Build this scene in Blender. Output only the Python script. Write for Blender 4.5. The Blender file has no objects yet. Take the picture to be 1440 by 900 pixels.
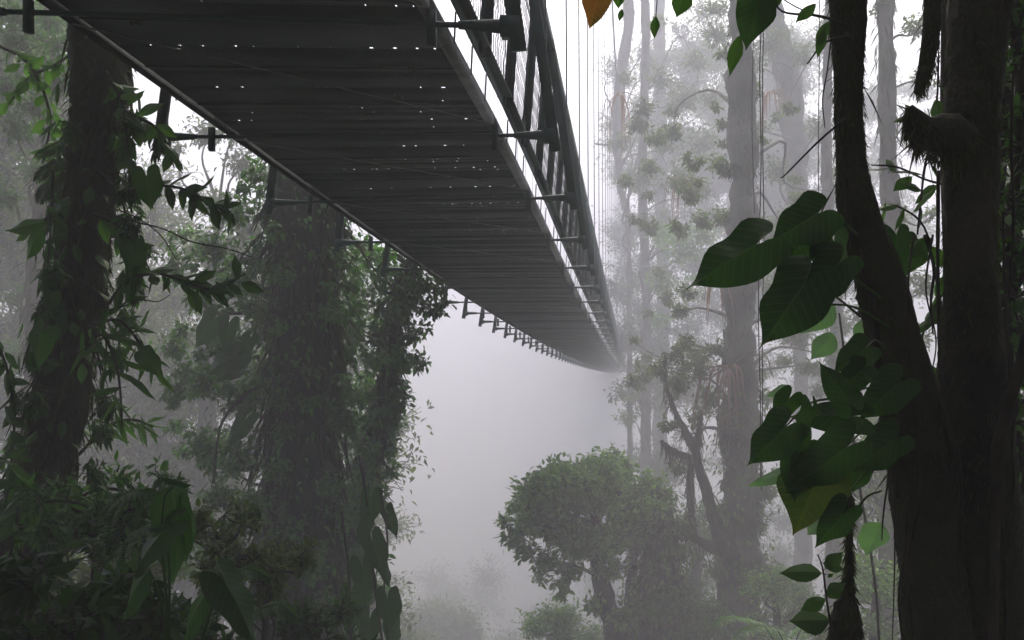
import bpy, math
import numpy as np
from mathutils import Vector, Matrix

sc = bpy.context.scene
COL = sc.collection
rng = np.random.default_rng(11)

# ------------------------------------------------------------------ camera
F = 1247.0                      # focal length in pixels of the 1440 px wide photograph
CZ = 1.6
cd = bpy.data.cameras.new("camera")
cd.sensor_width = 36.0
cd.lens = F / 1440.0 * 36.0
cd.clip_start = 0.05
cd.clip_end = 1500.0
cam = bpy.data.objects.new("camera", cd)
COL.objects.link(cam)
cam.location = (0, 0, CZ)
cam.rotation_euler = (math.radians(90.0), 0, 0)
sc.camera = cam

# ------------------------------------------------------------------ light
SUN_EL, SUN_AZ = 52.0, 12.0     # sun high in front of the camera, slightly to the right
w = bpy.data.worlds.new("World")
sc.world = w
w.use_nodes = True
nt = w.node_tree
bg = nt.nodes["Background"]
sky = nt.nodes.new("ShaderNodeTexSky")
sky.sky_type = 'NISHITA'
sky.sun_disc = False
sky.sun_elevation = math.radians(SUN_EL)
sky.sun_rotation = math.radians(SUN_AZ)
sky.air_density = 1.0
sky.dust_density = 6.0
sky.ozone_density = 1.0
hs = nt.nodes.new("ShaderNodeHueSaturation")     # an overcast sky: the same light with its blue washed out
hs.inputs['Saturation'].default_value = 1.0
nt.links.new(sky.outputs[0], hs.inputs['Color'])
nt.links.new(hs.outputs[0], bg.inputs['Color'])
bg.inputs['Strength'].default_value = 0.15

sd = bpy.data.lights.new("sun", 'SUN')
sd.energy = 1.5
sd.angle = math.radians(25.0)
sd.color = (1.0, 0.97, 0.93)
sun = bpy.data.objects.new("sun", sd)
COL.objects.link(sun)
az, el = math.radians(SUN_AZ), math.radians(SUN_EL)
to_sun = Vector((math.sin(az) * math.cos(el), math.cos(az) * math.cos(el), math.sin(el)))
sun.rotation_euler = to_sun.to_track_quat('Z', 'Y').to_euler()

sc.view_settings.view_transform = 'Standard'
sc.view_settings.look = 'None'
sc.view_settings.gamma = 1.0
sc.view_settings.exposure = 1.65
sc.render.engine = 'CYCLES'
sc.cycles.volume_bounces = 2
sc.cycles.max_bounces = 6
sc.cycles.diffuse_bounces = 2
sc.cycles.transmission_bounces = 3
sc.cycles.use_denoising = True


ZS = 1.0                        # depth scale of the group being laid out


def W(u, v, Y):
    """the world point Y * ZS metres ahead, on the line of sight of pixel (u, v) of the photograph"""
    Y = Y * ZS
    return np.array([(u - 720.0) / F * Y, Y, (450.0 - v) / F * Y + CZ])


# ------------------------------------------------------------------ materials
def new_mat(name):
    m = bpy.data.materials.new(name)
    m.use_nodes = True
    n = m.node_tree
    b = n.nodes["Principled BSDF"]
    return m, n, b


def ramp_mat(name, c1, c2, scale=6.0, rough=0.8, bump=0.3, bscale=40.0, detail=6.0, c3=None, spec=0.3):
    m, n, b = new_mat(name)
    tc = n.nodes.new("ShaderNodeTexCoord")
    nz = n.nodes.new("ShaderNodeTexNoise")
    nz.inputs['Scale'].default_value = scale
    nz.inputs['Detail'].default_value = detail
    n.links.new(tc.outputs['Object'], nz.inputs['Vector'])
    cr = n.nodes.new("ShaderNodeValToRGB")
    cr.color_ramp.elements[0].position = 0.35
    cr.color_ramp.elements[1].position = 0.68
    cr.color_ramp.elements[0].color = (*c1, 1)
    cr.color_ramp.elements[1].color = (*c2, 1)
    if c3:
        e = cr.color_ramp.elements.new(0.5)
        e.color = (*c3, 1)
    n.links.new(nz.outputs['Fac'], cr.inputs['Fac'])
    n.links.new(cr.outputs['Color'], b.inputs['Base Color'])
    b.inputs['Roughness'].default_value = rough
    b.inputs['Specular IOR Level'].default_value = spec
    nb = n.nodes.new("ShaderNodeTexNoise")
    nb.inputs['Scale'].default_value = bscale
    nb.inputs['Detail'].default_value = 5
    n.links.new(tc.outputs['Object'], nb.inputs['Vector'])
    bp = n.nodes.new("ShaderNodeBump")
    bp.inputs['Strength'].default_value = bump
    bp.inputs['Distance'].default_value = 0.02
    n.links.new(nb.outputs['Fac'], bp.inputs['Height'])
    n.links.new(bp.outputs['Normal'], b.inputs['Normal'])
    return m


def leaf_mat(name, c1, c2, trans=0.35, rough=0.55, scale=1.5, veins=False, c3=None):
    """thin leaf: glossy top, light passing through"""
    m = bpy.data.materials.new(name)
    m.use_nodes = True
    n = m.node_tree
    n.nodes.clear()
    out = n.nodes.new("ShaderNodeOutputMaterial")
    geo = n.nodes.new("ShaderNodeNewGeometry")
    nz = n.nodes.new("ShaderNodeTexNoise")
    nz.inputs['Scale'].default_value = scale
    nz.inputs['Detail'].default_value = 3
    n.links.new(geo.outputs['Position'], nz.inputs['Vector'])
    cr = n.nodes.new("ShaderNodeValToRGB")
    cr.color_ramp.elements[0].position = 0.3
    cr.color_ramp.elements[1].position = 0.7
    cr.color_ramp.elements[0].color = (*c1, 1)
    cr.color_ramp.elements[1].color = (*c2, 1)
    mx = n.nodes.new("ShaderNodeMath")
    mx.operation = 'MULTIPLY_ADD'                # mix position noise with a value of each leaf's own
    n.links.new(geo.outputs['Random Per Island'], mx.inputs[0])
    mx.inputs[1].default_value = 0.5
    sb = n.nodes.new("ShaderNodeMath")
    sb.operation = 'MULTIPLY_ADD'
    n.links.new(nz.outputs['Fac'], sb.inputs[0])
    sb.inputs[1].default_value = 0.9
    sb.inputs[2].default_value = -0.2
    n.links.new(sb.outputs[0], mx.inputs[2])
    n.links.new(mx.outputs[0], cr.inputs['Fac'])
    col = cr.outputs['Color']
    normal = None
    if veins:
        uv = n.nodes.new("ShaderNodeUVMap")
        sep = n.nodes.new("ShaderNodeSeparateXYZ")
        n.links.new(uv.outputs[0], sep.inputs[0])
        ab = n.nodes.new("ShaderNodeMath")
        ab.operation = 'ABSOLUTE'
        n.links.new(sep.outputs['Y'], ab.inputs[0])
        # side veins: sin(k*(u - 0.9|v|))
        a = n.nodes.new("ShaderNodeMath")
        a.operation = 'MULTIPLY_ADD'
        n.links.new(ab.outputs[0], a.inputs[0])
        a.inputs[1].default_value = -0.8
        n.links.new(sep.outputs['X'], a.inputs[2])
        k = n.nodes.new("ShaderNodeMath")
        k.operation = 'MULTIPLY'
        n.links.new(a.outputs[0], k.inputs[0])
        k.inputs[1].default_value = 48.0
        s = n.nodes.new("ShaderNodeMath")
        s.operation = 'SINE'
        n.links.new(k.outputs[0], s.inputs[0])
        g = n.nodes.new("ShaderNodeMath")
        g.operation = 'GREATER_THAN'
        n.links.new(s.outputs[0], g.inputs[0])
        g.inputs[1].default_value = 0.93
        mid = n.nodes.new("ShaderNodeMath")
        mid.operation = 'LESS_THAN'
        n.links.new(ab.outputs[0], mid.inputs[0])
        mid.inputs[1].default_value = 0.014
        mm = n.nodes.new("ShaderNodeMath")
        mm.operation = 'MAXIMUM'
        n.links.new(g.outputs[0], mm.inputs[0])
        n.links.new(mid.outputs[0], mm.inputs[1])
        mc = n.nodes.new("ShaderNodeMixRGB")
        mc.inputs['Color2'].default_value = (min(1, c2[0] * 1.7), min(1, c2[1] * 1.5), min(1, c2[2] * 1.7), 1)
        sc2 = n.nodes.new("ShaderNodeMath")
        sc2.operation = 'MULTIPLY'
        n.links.new(mm.outputs[0], sc2.inputs[0])
        sc2.inputs[1].default_value = 0.42
        n.links.new(sc2.outputs[0], mc.inputs['Fac'])
        n.links.new(col, mc.inputs['Color1'])
        col = mc.outputs[0]
        bp = n.nodes.new("ShaderNodeBump")
        bp.inputs['Strength'].default_value = 0.07
        bp.inputs['Distance'].default_value = 0.002
        n.links.new(s.outputs[0], bp.inputs['Height'])
        normal = bp.outputs['Normal']
    pb = n.nodes.new("ShaderNodeBsdfPrincipled")
    pb.inputs['Roughness'].default_value = rough
    pb.inputs['Specular IOR Level'].default_value = 0.22
    n.links.new(col, pb.inputs['Base Color'])
    if normal:
        n.links.new(normal, pb.inputs['Normal'])
    tr = n.nodes.new("ShaderNodeBsdfTranslucent")
    hv = n.nodes.new("ShaderNodeMixRGB")
    hv.blend_type = 'MULTIPLY'
    hv.inputs['Fac'].default_value = 1.0
    hv.inputs['Color2'].default_value = (1.5, 1.7, 0.6, 1)
    n.links.new(col, hv.inputs['Color1'])
    n.links.new(hv.outputs[0], tr.inputs['Color'])
    ms = n.nodes.new("ShaderNodeMixShader")
    ms.inputs['Fac'].default_value = trans
    n.links.new(pb.outputs[0], ms.inputs[1])
    n.links.new(tr.outputs[0], ms.inputs[2])
    n.links.new(ms.outputs[0], out.inputs['Surface'])
    return m


M = {}
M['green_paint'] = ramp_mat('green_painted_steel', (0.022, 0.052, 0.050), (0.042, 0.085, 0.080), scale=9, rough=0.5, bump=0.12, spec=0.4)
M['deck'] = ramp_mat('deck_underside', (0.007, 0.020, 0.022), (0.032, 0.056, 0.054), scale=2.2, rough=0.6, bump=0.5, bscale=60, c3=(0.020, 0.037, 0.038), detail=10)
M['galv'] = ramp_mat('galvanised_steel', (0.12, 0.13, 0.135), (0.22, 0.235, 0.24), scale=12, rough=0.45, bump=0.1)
M['shaded_steel'] = ramp_mat('shade_darkened_steel', (0.006, 0.009, 0.009), (0.018, 0.024, 0.022), scale=12, rough=0.8, bump=0.1, spec=0.1)  # left deck edge: shade put into the colour, so the rim stays dark
M['wire'] = ramp_mat('steel_wire', (0.10, 0.11, 0.12), (0.18, 0.19, 0.20), scale=20, rough=0.5, bump=0.0)
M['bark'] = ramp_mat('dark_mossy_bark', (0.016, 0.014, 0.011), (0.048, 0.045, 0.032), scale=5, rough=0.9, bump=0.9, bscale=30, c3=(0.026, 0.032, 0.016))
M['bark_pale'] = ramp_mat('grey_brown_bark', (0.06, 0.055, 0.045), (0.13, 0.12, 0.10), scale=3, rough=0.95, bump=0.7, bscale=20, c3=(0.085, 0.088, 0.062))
M['moss'] = leaf_mat('hanging_moss', (0.018, 0.020, 0.010), (0.055, 0.062, 0.024), trans=0.2, rough=0.9)
M['root'] = ramp_mat('liana_bark', (0.016, 0.014, 0.011), (0.050, 0.044, 0.034), scale=15, rough=0.9, bump=0.3)
M['leaf_dark'] = leaf_mat('dark_green_leaf', (0.016, 0.046, 0.012), (0.044, 0.105, 0.024))
M['leaf_mid'] = leaf_mat('mid_green_leaf', (0.024, 0.076, 0.016), (0.068, 0.160, 0.034))
M['leaf_light'] = leaf_mat('light_green_leaf', (0.065, 0.135, 0.034), (0.170, 0.290, 0.078))
M['leaf_olive'] = leaf_mat('olive_leaf', (0.040, 0.068, 0.018), (0.095, 0.140, 0.036))
M['heart'] = leaf_mat('big_veined_leaf', (0.014, 0.044, 0.012), (0.030, 0.080, 0.022), trans=0.28, veins=True, scale=3)
M['heart_yellow'] = leaf_mat('yellowing_leaf', (0.026, 0.058, 0.012), (0.052, 0.068, 0.014), trans=0.3, veins=True, scale=9)
M['leaf_orange'] = leaf_mat('orange_brown_leaf', (0.060, 0.055, 0.014), (0.21, 0.085, 0.022), trans=0.3, veins=True, scale=22)
M['brom'] = leaf_mat('bromeliad_blade', (0.050, 0.065, 0.030), (0.090, 0.075, 0.045), trans=0.3)
M['brom_red'] = leaf_mat('reddish_bromeliad_blade', (0.10, 0.050, 0.042), (0.17, 0.085, 0.070), trans=0.3)
M['broad'] = leaf_mat('broad_understorey_leaf', (0.018, 0.066, 0.015), (0.042, 0.118, 0.026), trans=0.35, veins=True, scale=4)
M['soil'] = ramp_mat('leaf_litter_soil', (0.020, 0.024, 0.012), (0.055, 0.060, 0.028), scale=1.2, rough=1.0, bump=1.0, bscale=9, c3=(0.034, 0.042, 0.018))


# ------------------------------------------------------------------ mesh builder
class MB:
    """collects vertices and faces (numpy) and makes ONE mesh of them"""
    def __init__(s):
        s.v, s.f, s.n, s.uv = [], [], 0, []

    def add(s, verts, faces, uv=None):
        verts = np.asarray(verts, dtype=np.float64).reshape(-1, 3)
        for f in faces:
            s.f.append(np.asarray(f, dtype=np.int64) + s.n)
        s.v.append(verts)
        s.uv.append(np.zeros((len(verts), 2)) if uv is None else np.asarray(uv))
        s.n += len(verts)

    def mesh(s, name, mat, origin=(0, 0, 0), smooth=False, uvs=False):
        me = bpy.data.meshes.new(name)
        v = np.concatenate(s.v) - np.asarray(origin, dtype=np.float64)
        me.vertices.add(len(v))
        me.vertices.foreach_set("co", v.astype(np.float32).ravel())
        idx = np.concatenate([f.ravel() for f in s.f])
        tot = np.concatenate([np.full(len(f), f.shape[1]) for f in s.f])
        st = np.concatenate([[0], np.cumsum(tot)[:-1]])
        me.loops.add(len(idx))
        me.loops.foreach_set("vertex_index", idx.astype(np.int32))
        me.polygons.add(len(tot))
        me.polygons.foreach_set("loop_start", st.astype(np.int32))
        if smooth:
            me.polygons.foreach_set("use_smooth", np.ones(len(tot), dtype=bool))
        if uvs:
            l = me.uv_layers.new(name="UVMap")
            l.data.foreach_set("uv", np.concatenate(s.uv)[idx].astype(np.float32).ravel())
        me.update(calc_edges=True)
        me.materials.append(mat)
        return me

    # shapes
    def box(s, c, ax, ay, az):
        """a box centred on c with half axes ax, ay, az"""
        c, ax, ay, az = [np.asarray(q, float) for q in (c, ax, ay, az)]
        v = [c + i * ax + j * ay + k * az for i in (-1, 1) for j in (-1, 1) for k in (-1, 1)]
        s.add(v, [np.array([[0, 1, 3, 2], [4, 6, 7, 5], [0, 4, 5, 1], [2, 3, 7, 6], [0, 2, 6, 4], [1, 5, 7, 3]])])

    def bar(s, a, b, w, h, up=(0, 0, 1)):
        a, b, up = np.asarray(a, float), np.asarray(b, float), np.asarray(up, float)
        d = b - a
        L = np.linalg.norm(d)
        d = d / L
        sx = np.cross(d, up)
        sx /= np.linalg.norm(sx)
        sz = np.cross(sx, d)
        s.box((a + b) / 2, d * L / 2, sx * w / 2, sz * h / 2)

    def segs(s, A, B, ra, rb, k=3):
        """many straight tapered prisms at once"""
        A, B = np.atleast_2d(A), np.atleast_2d(B)
        n = len(A)
        ra = np.broadcast_to(ra, (n,))
        rb = np.broadcast_to(rb, (n,))
        d = B - A
        d /= np.maximum(np.linalg.norm(d, axis=1, keepdims=True), 1e-9)
        ref = np.where(np.abs(d[:, 2:3]) > 0.9, np.array([[1.0, 0, 0]]), np.array([[0, 0, 1.0]]))
        e1 = np.cross(d, ref)
        e1 /= np.linalg.norm(e1, axis=1, keepdims=True)
        e2 = np.cross(d, e1)
        ang = np.arange(k) / k * 2 * np.pi
        ca, sa = np.cos(ang)[None, :, None], np.sin(ang)[None, :, None]
        ring = ca * e1[:, None, :] + sa * e2[:, None, :]
        v0 = A[:, None, :] + ring * ra[:, None, None]
        v1 = B[:, None, :] + ring * rb[:, None, None]
        v = np.concatenate([v0, v1], axis=1).reshape(-1, 3)
        base = (np.arange(n) * 2 * k)[:, None]
        fs = []
        for i in range(k):
            j = (i + 1) % k
            fs.append(np.concatenate([base + i, base + j, base + k + j, base + k + i], axis=1))
        s.add(v, [np.concatenate(fs)])

    def tube(s, P, R, k=8, rough=0.0, rs=6.0, seed=0, cap=True):
        """a smooth tube through points P with radii R; rough = lumpy surface (fraction of radius)"""
        P = np.asarray(P, float)
        R = np.asarray(R, float)
        n = len(P)
        T = np.gradient(P, axis=0)
        T /= np.maximum(np.linalg.norm(T, axis=1, keepdims=True), 1e-9)
        e1 = np.zeros((n, 3))
        ref = np.array([1.0, 0, 0]) if abs(T[0, 0]) < 0.8 else np.array([0, 0, 1.0])
        for i in range(n):
            r = ref - T[i] * np.dot(ref, T[i])
            r /= np.linalg.norm(r)
            e1[i] = r
            ref = r
        e2 = np.cross(T, e1)
        ang = np.arange(k) / k * 2 * np.pi
        ring = np.cos(ang)[None, :, None] * e1[:, None, :] + np.sin(ang)[None, :, None] * e2[:, None, :]
        rad = np.broadcast_to(R[:, None], (n, k)).copy()
        if rough:
            L = np.concatenate([[0], np.cumsum(np.linalg.norm(np.diff(P, axis=0), axis=1))])[:, None]
            g = np.random.default_rng(seed)
            a = ang[None, :]
            acc = np.zeros((n, k))
            for o in range(9):
                m = int(g.integers(0, 3 + o))
                fq = g.uniform(0.3, 1.0) * rs * (1 + 0.5 * o)
                acc += np.sin(m * a + fq * L + g.uniform(0, 6.28)) * 0.75 ** o
            acc += g.normal(0, 0.6, (n, k))
            rad *= 1 + rough * acc * 0.5
        v = (P[:, None, :] + ring * rad[:, :, None]).reshape(-1, 3)
        i = np.arange(n - 1)[:, None] * k
        j = np.arange(k)[None, :]
        j2 = (j + 1) % k
        f = np.stack([i + j, i + j2, i + k + j2, i + k + j], axis=-1).reshape(-1, 4)
        fs = [f]
        if cap:
            fs.append(np.arange(k)[::-1][None, :])
            fs.append((np.arange(k) + (n - 1) * k)[None, :])
        s.add(v, fs)

    def leaves(s, P, D, N, L, Wd, droop=0.25, fold=0.25, six=False):
        """many leaves: base P, direction D, normal N, length L, width Wd"""
        P, D, N = [np.atleast_2d(q).astype(float) for q in (P, D, N)]
        n = len(P)
        L = np.broadcast_to(L, (n,))[:, None]
        Wd = np.broadcast_to(Wd, (n,))[:, None]
        D = D / np.maximum(np.linalg.norm(D, axis=1, keepdims=True), 1e-9)
        N = N - D * np.sum(N * D, axis=1, keepdims=True)
        N = N / np.maximum(np.linalg.norm(N, axis=1, keepdims=True), 1e-9)
        S = np.cross(D, N)
        h = fold * Wd
        if six:
            v = [P, P + D * L * 0.33 + S * Wd * 0.5 + N * h * 0.5, P + D * L * 0.33 - S * Wd * 0.5 + N * h * 0.5,
                 P + D * L * 0.36,
                 P + D * L * 0.70 + S * Wd * 0.36 - N * L * droop * 0.35, P + D * L * 0.70 - S * Wd * 0.36 - N * L * droop * 0.35,
                 P + D * L * 0.72 - N * L * droop * 0.5, P + D * L - N * L * droop]
            v = np.stack(v, axis=1).reshape(-1, 3)
            b = (np.arange(n) * 8)[:, None]
            q = np.concatenate([np.concatenate([b + 3, b + 6, b + 4, b + 1], 1), np.concatenate([b + 3, b + 2, b + 5, b + 6], 1)])
            t = np.concatenate([np.concatenate([b, b + 3, b + 1], 1), np.concatenate([b, b + 2, b + 3], 1),
                                np.concatenate([b + 6, b + 7, b + 4], 1), np.concatenate([b + 6, b + 5, b + 7], 1)])
            s.add(v, [q, t])
        else:
            v = np.stack([P, P + D * L * 0.42 + S * Wd * 0.5 + N * h, P + D * L - N * L * droop, P + D * L * 0.42 - S * Wd * 0.5 + N * h], axis=1).reshape(-1, 3)
            b = (np.arange(n) * 4)[:, None]
            t = np.concatenate([np.concatenate([b, b + 2, b + 1], 1), np.concatenate([b, b + 3, b + 2], 1)])
            s.add(v, [t])


# ------------------------------------------------------------------ things and parts
def thing(name, label, cat, loc, group=None):
    o = bpy.data.objects.new(name, None)
    o.empty_display_size = 0.2
    COL.objects.link(o)
    o.location = tuple(float(q) for q in loc)
    o['label'] = label
    o['category'] = cat
    if group:
        o['group'] = group
    return o


def wloc(o):
    p = np.array(o.location)
    while o.parent:
        o = o.parent
        p = p + np.array(o.location)
    return p


def part(name, mb, mat, parent, smooth=False, kind=None, label=None, uvs=False):
    me = mb.mesh(name, mat, wloc(parent), smooth, uvs)
    o = bpy.data.objects.new(name, me)
    COL.objects.link(o)
    o.parent = parent
    if kind:
        o['kind'] = kind
    if label:
        o['label'] = label
    return o


def put(name, me, parent, loc, mat3=None, scale=1.0, label=None):
    """a part that shares mesh data, standing at world point loc"""
    o = bpy.data.objects.new(name, me)
    COL.objects.link(o)
    o.parent = parent
    m = Matrix.Identity(4)
    if mat3 is not None:
        for i in range(3):
            for j in range(3):
                m[i][j] = float(mat3[i][j]) * scale
    l = np.asarray(loc) - wloc(parent)
    m.translation = Vector([float(q) for q in l])
    o.matrix_basis = m
    if label:
        o['label'] = label
    return o


def single(name, mb, mat, label, cat, group=None, kind=None, smooth=False):
    v = np.concatenate(mb.v)
    org = np.array([v[:, 0].mean(), v[:, 1].mean(), v[:, 2].min()])
    me = mb.mesh(name, mat, org, smooth)
    o = bpy.data.objects.new(name, me)
    COL.objects.link(o)
    o.location = org
    if label:
        o['label'] = label
        o['category'] = cat
    if group:
        o['group'] = group
    if kind:
        o['kind'] = kind
    return o


def curve(pts, n=24):
    """smooth (Catmull-Rom) curve through pts; extra columns such as radius ride along"""
    p = np.asarray(pts, float)
    p = np.vstack([2 * p[0] - p[1], p, 2 * p[-1] - p[-2]])
    seg = len(p) - 3
    out = []
    for q in range(n):
        t = q / (n - 1) * seg
        i = min(int(t), seg - 1)
        f = t - i
        a, b, c, d = p[i], p[i + 1], p[i + 2], p[i + 3]
        out.append(0.5 * ((2 * b) + (-a + c) * f + (2 * a - 5 * b + 4 * c - d) * f * f + (-a + 3 * b - 3 * c + d) * f ** 3))
    return np.array(out)


def unit(v):
    v = np.asarray(v, float)
    return v / max(np.linalg.norm(v), 1e-9)


# ------------------------------------------------------------------ ground
def sm(t):
    t = np.clip(t, 0, 1)
    return t * t * (3 - 2 * t)


def ground_h(x, y):
    x, y = np.asarray(x, float), np.asarray(y, float)
    base = -19.0 * sm((y - 1.5) / 30.0)
    bank = np.maximum(0, np.abs(x - 2.0) - 7.0)
    base = base + sm(bank / 45.0) * 16.0
    base = base + 26.0 * sm((y - 55.0) / 150.0)
    base = base + 6.0 * sm((-y - 2.0) / 60.0)
    n = 0.5 * np.sin(x * 0.31 + 1.3) * np.cos(y * 0.27) + 0.25 * np.sin(x * 0.9 + y * 0.6) + 0.12 * np.sin(x * 2.3 - y * 1.9)
    return base + n * sm((np.hypot(x, y) - 1.0) / 6.0)


def build_ground():
    g = np.concatenate([-np.geomspace(220, 1.0, 90), np.linspace(-0.9, 0.9, 5), np.geomspace(1.0, 220, 90)])
    X, Y = np.meshgrid(g, g)
    Z = ground_h(X, Y)
    n = len(g)
    v = np.stack([X, Y, Z], -1).reshape(-1, 3)
    i, j = np.meshgrid(np.arange(n - 1), np.arange(n - 1), indexing='ij')
    a = (i * n + j).ravel()
    mb = MB()
    mb.add(v, [np.stack([a, a + 1, a + n + 1, a + n], 1)])
    me = mb.mesh('ground', M['soil'], (0, 0, 0), True)
    o = bpy.data.objects.new('ground', me)
    COL.objects.link(o)
    o['kind'] = 'structure'


build_ground()

# ------------------------------------------------------------------ the hanging bridge
PSI = math.atan((890 - 720) / F)
HD = np.array([math.sin(PSI), math.cos(PSI), 0.0])
RT = np.array([math.cos(PSI), -math.sin(PSI), 0.0])
UP = np.array([0, 0, 1.0])
CX = -1.525                      # centre line of the deck, metres left of the line through the camera
BAY = 1.513
T1 = 4.67                        # first outrigger after the one at the top of the frame


def bz(t):
    y = t * math.cos(PSI) + 0.35
    return CZ + 0.055 + 0.497 - 0.064 * y + 1.11 * math.exp(-y / 17.3)


def BP(t, x, z):
    """point on the bridge: t metres along, x to the right of its centre line, z above the cross beams"""
    q = min(1.4, max(0.0, (6.8 - t * math.cos(PSI) - 0.2) / 3.7))      # near the camera the deck hangs lower on its right side
    tw = -0.13 * (x / 1.55 + 0.5) * q * q
    return HD * t + RT * (CX + x) + UP * (bz(t) + z + tw)


def build_bridge():
    N0, N1 = -3, 72
    root = thing('suspension_bridge', 'green steel suspension footbridge seen from below, running off into the fog', 'bridge', BP(T1 + N0 * BAY, 0, 0))

    def tb(n):
        return T1 + n * BAY

    def bay_matrix(n):
        t = tb(n)
        d = unit(BP(t + BAY, 0, 0) - BP(t, 0, 0))
        r = unit(BP(t, 0.775, 0) - BP(t, -0.775, 0))
        d = unit(d - r * np.dot(r, d))
        u = np.cross(r, d)
        return np.stack([r, d, u], axis=1), BP(t, 0, 0)

    # local meshes: x right, y along, z up, origin at centre of the deck, on the beam's height
    # cross beam: thin round bar across with thick sleeves towards both ends
    b = MB()
    b.segs([[-1.06, 0, -0.045]], [[1.06, 0, -0.045]], 0.011, 0.011, 8)
    for s in (-1, 1):
        b.segs([[s * 0.90, 0, -0.045]], [[s * 1.10, 0, -0.045]], 0.016, 0.030, 8)
        b.box((s * 0.80, 0, -0.06), (0.016, 0, 0), (0, 0.012, 0), (0, 0, 0.065))
    me_beam = b.mesh('cross_beam', M['green_paint'])
    # brace: leaning flat plate from the outrigger end up to the hand rail
    me_brace = {}
    for s in (-1, 1):
        b = MB()
        b.bar((s * 1.12, 0, -0.13), (s * 0.95, 0, 1.06), 0.055, 0.03, up=(0, 1, 0))
        b.box((s * 1.09, 0, -0.05), (0.035, 0, 0), (0, 0.03, 0), (0, 0, 0.035))
        me_brace[s] = b.mesh('outrigger_brace', M['green_paint'])
    me_hang = {}
    for s in (-1, 1):
        b = MB()
        b.segs([[s * 1.07, 0, -0.05]], [[s * 1.03, 0, 8.2]], 0.0055, 0.0055, 5)
        b.segs([[s * 1.07, 0, -0.02]], [[s * 1.069, 0, 0.22]], 0.012, 0.010, 6)
        me_hang[s] = b.mesh('hanger_rod', M['wire'])
    me_post = {}
    for s in (-1, 1):
        b = MB()
        b.bar((s * 0.846, 0, 0.11), (s * 0.915, 0, 1.05), 0.008, 0.056, up=(0, 1, 0))
        b.bar((s * 0.868, 0.027, 0.11), (s * 0.937, 0.027, 1.05), 0.042, 0.006, up=(0, 1, 0))
        me_post[s] = b.mesh('railing_post', M['green_paint'])
    # bracket plate at the foot of each post
    me_plate = {}
    for s in (-1, 1):
        b = MB()
        b.box((s * 0.860, 0, 0.19), (0.006, 0, 0), (0, 0.055, 0), (0, 0, 0.075))
        me_plate[s] = b.mesh('bracket_plate', M['green_paint'])
    # diamond wire mesh of one bay
    me_net = {}
    for s in (-1, 1):
        b = MB()
        cell = 0.055
        ny, nz = int(BAY / cell), int(0.96 / cell)
        A, B2 = [], []
        for i in range(ny + 1):
            for k in range(nz):
                y0 = i * cell
                z0 = 0.12 + k * cell
                xo = 0.832 + 0.07 * k / nz
                sg = 1 if k % 2 == 0 else -1
                A.append((s * (xo + 0.002 * sg), y0 - sg * cell * 0.5, z0))
                B2.append((s * (xo + 0.07 / nz - 0.002 * sg), y0 + sg * cell * 0.5, z0 + cell))
        A, B2 = np.array(A), np.array(B2)
        b.segs(A, B2, 0.0028, 0.0028, 3)
        me_net[s] = b.mesh('mesh_panel', M['wire'])
    # lower rail: angle section, upper hand rail: channel; deck edge angle
    def straight(name, fn, mat):
        b = MB()
        fn(b)
        return b.mesh(name, mat)
    E = BAY + 0.004
    me_low, me_top, me_edge, me_tick = {}, {}, {}, {}
    for s in (-1, 1):
        me_low[s] = straight('lower_rail', lambda b: (b.box((s * 0.842, E / 2, 0.130), (0.004, 0, 0), (0, E / 2, 0), (0, 0, 0.026)),
                                                      b.box((s * 0.867, E / 2, 0.159), (0.022, 0, 0), (0, E / 2, 0), (0, 0, 0.003))), M['green_paint'])
        def top(b, s=s):
            b.box((s * 0.930, E / 2, 1.09), (0.040, 0, 0), (0, E / 2, 0), (0, 0, 0.004))
            b.box((s * 0.893, E / 2, 1.062), (0.004, 0, 0), (0, E / 2, 0), (0, 0, 0.026))
            b.box((s * 0.967, E / 2, 1.062), (0.004, 0, 0), (0, E / 2, 0), (0, 0, 0.026))
            b.segs([[s * 0.965, 0, 1.0]], [[s * 0.965, E, 1.0]], 0.016, 0.016, 8)
        me_top[s] = straight('hand_rail', top, M['green_paint'])
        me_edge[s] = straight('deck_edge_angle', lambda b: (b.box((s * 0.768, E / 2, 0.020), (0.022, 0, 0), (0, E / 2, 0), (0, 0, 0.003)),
                                                           b.box((s * 0.788, E / 2, 0.045), (0.003, 0, 0), (0, E / 2, 0), (0, 0, 0.026))), M['galv'] if s > 0 else M['shaded_steel'])
        me_tick[s] = straight('tie_rod', lambda b: b.segs([[s * 0.806, 0, 0.02]], [[s * 0.812, 0, 0.15]], 0.0045, 0.0045, 5), M['wire'])
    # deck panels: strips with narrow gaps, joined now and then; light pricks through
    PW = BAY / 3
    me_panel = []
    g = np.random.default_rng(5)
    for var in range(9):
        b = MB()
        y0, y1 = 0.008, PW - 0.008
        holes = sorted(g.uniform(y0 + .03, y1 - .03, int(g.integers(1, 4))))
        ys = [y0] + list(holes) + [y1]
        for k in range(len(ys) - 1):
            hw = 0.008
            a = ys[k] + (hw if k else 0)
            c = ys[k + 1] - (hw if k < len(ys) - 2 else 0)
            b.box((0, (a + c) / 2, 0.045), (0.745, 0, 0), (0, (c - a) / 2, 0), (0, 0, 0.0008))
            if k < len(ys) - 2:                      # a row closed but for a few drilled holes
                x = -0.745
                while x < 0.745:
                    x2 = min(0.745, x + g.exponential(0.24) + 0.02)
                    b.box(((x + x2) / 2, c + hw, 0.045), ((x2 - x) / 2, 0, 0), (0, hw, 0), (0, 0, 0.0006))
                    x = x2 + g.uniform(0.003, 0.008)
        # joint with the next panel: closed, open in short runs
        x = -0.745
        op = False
        slit = g.uniform(.05, .16)
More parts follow.
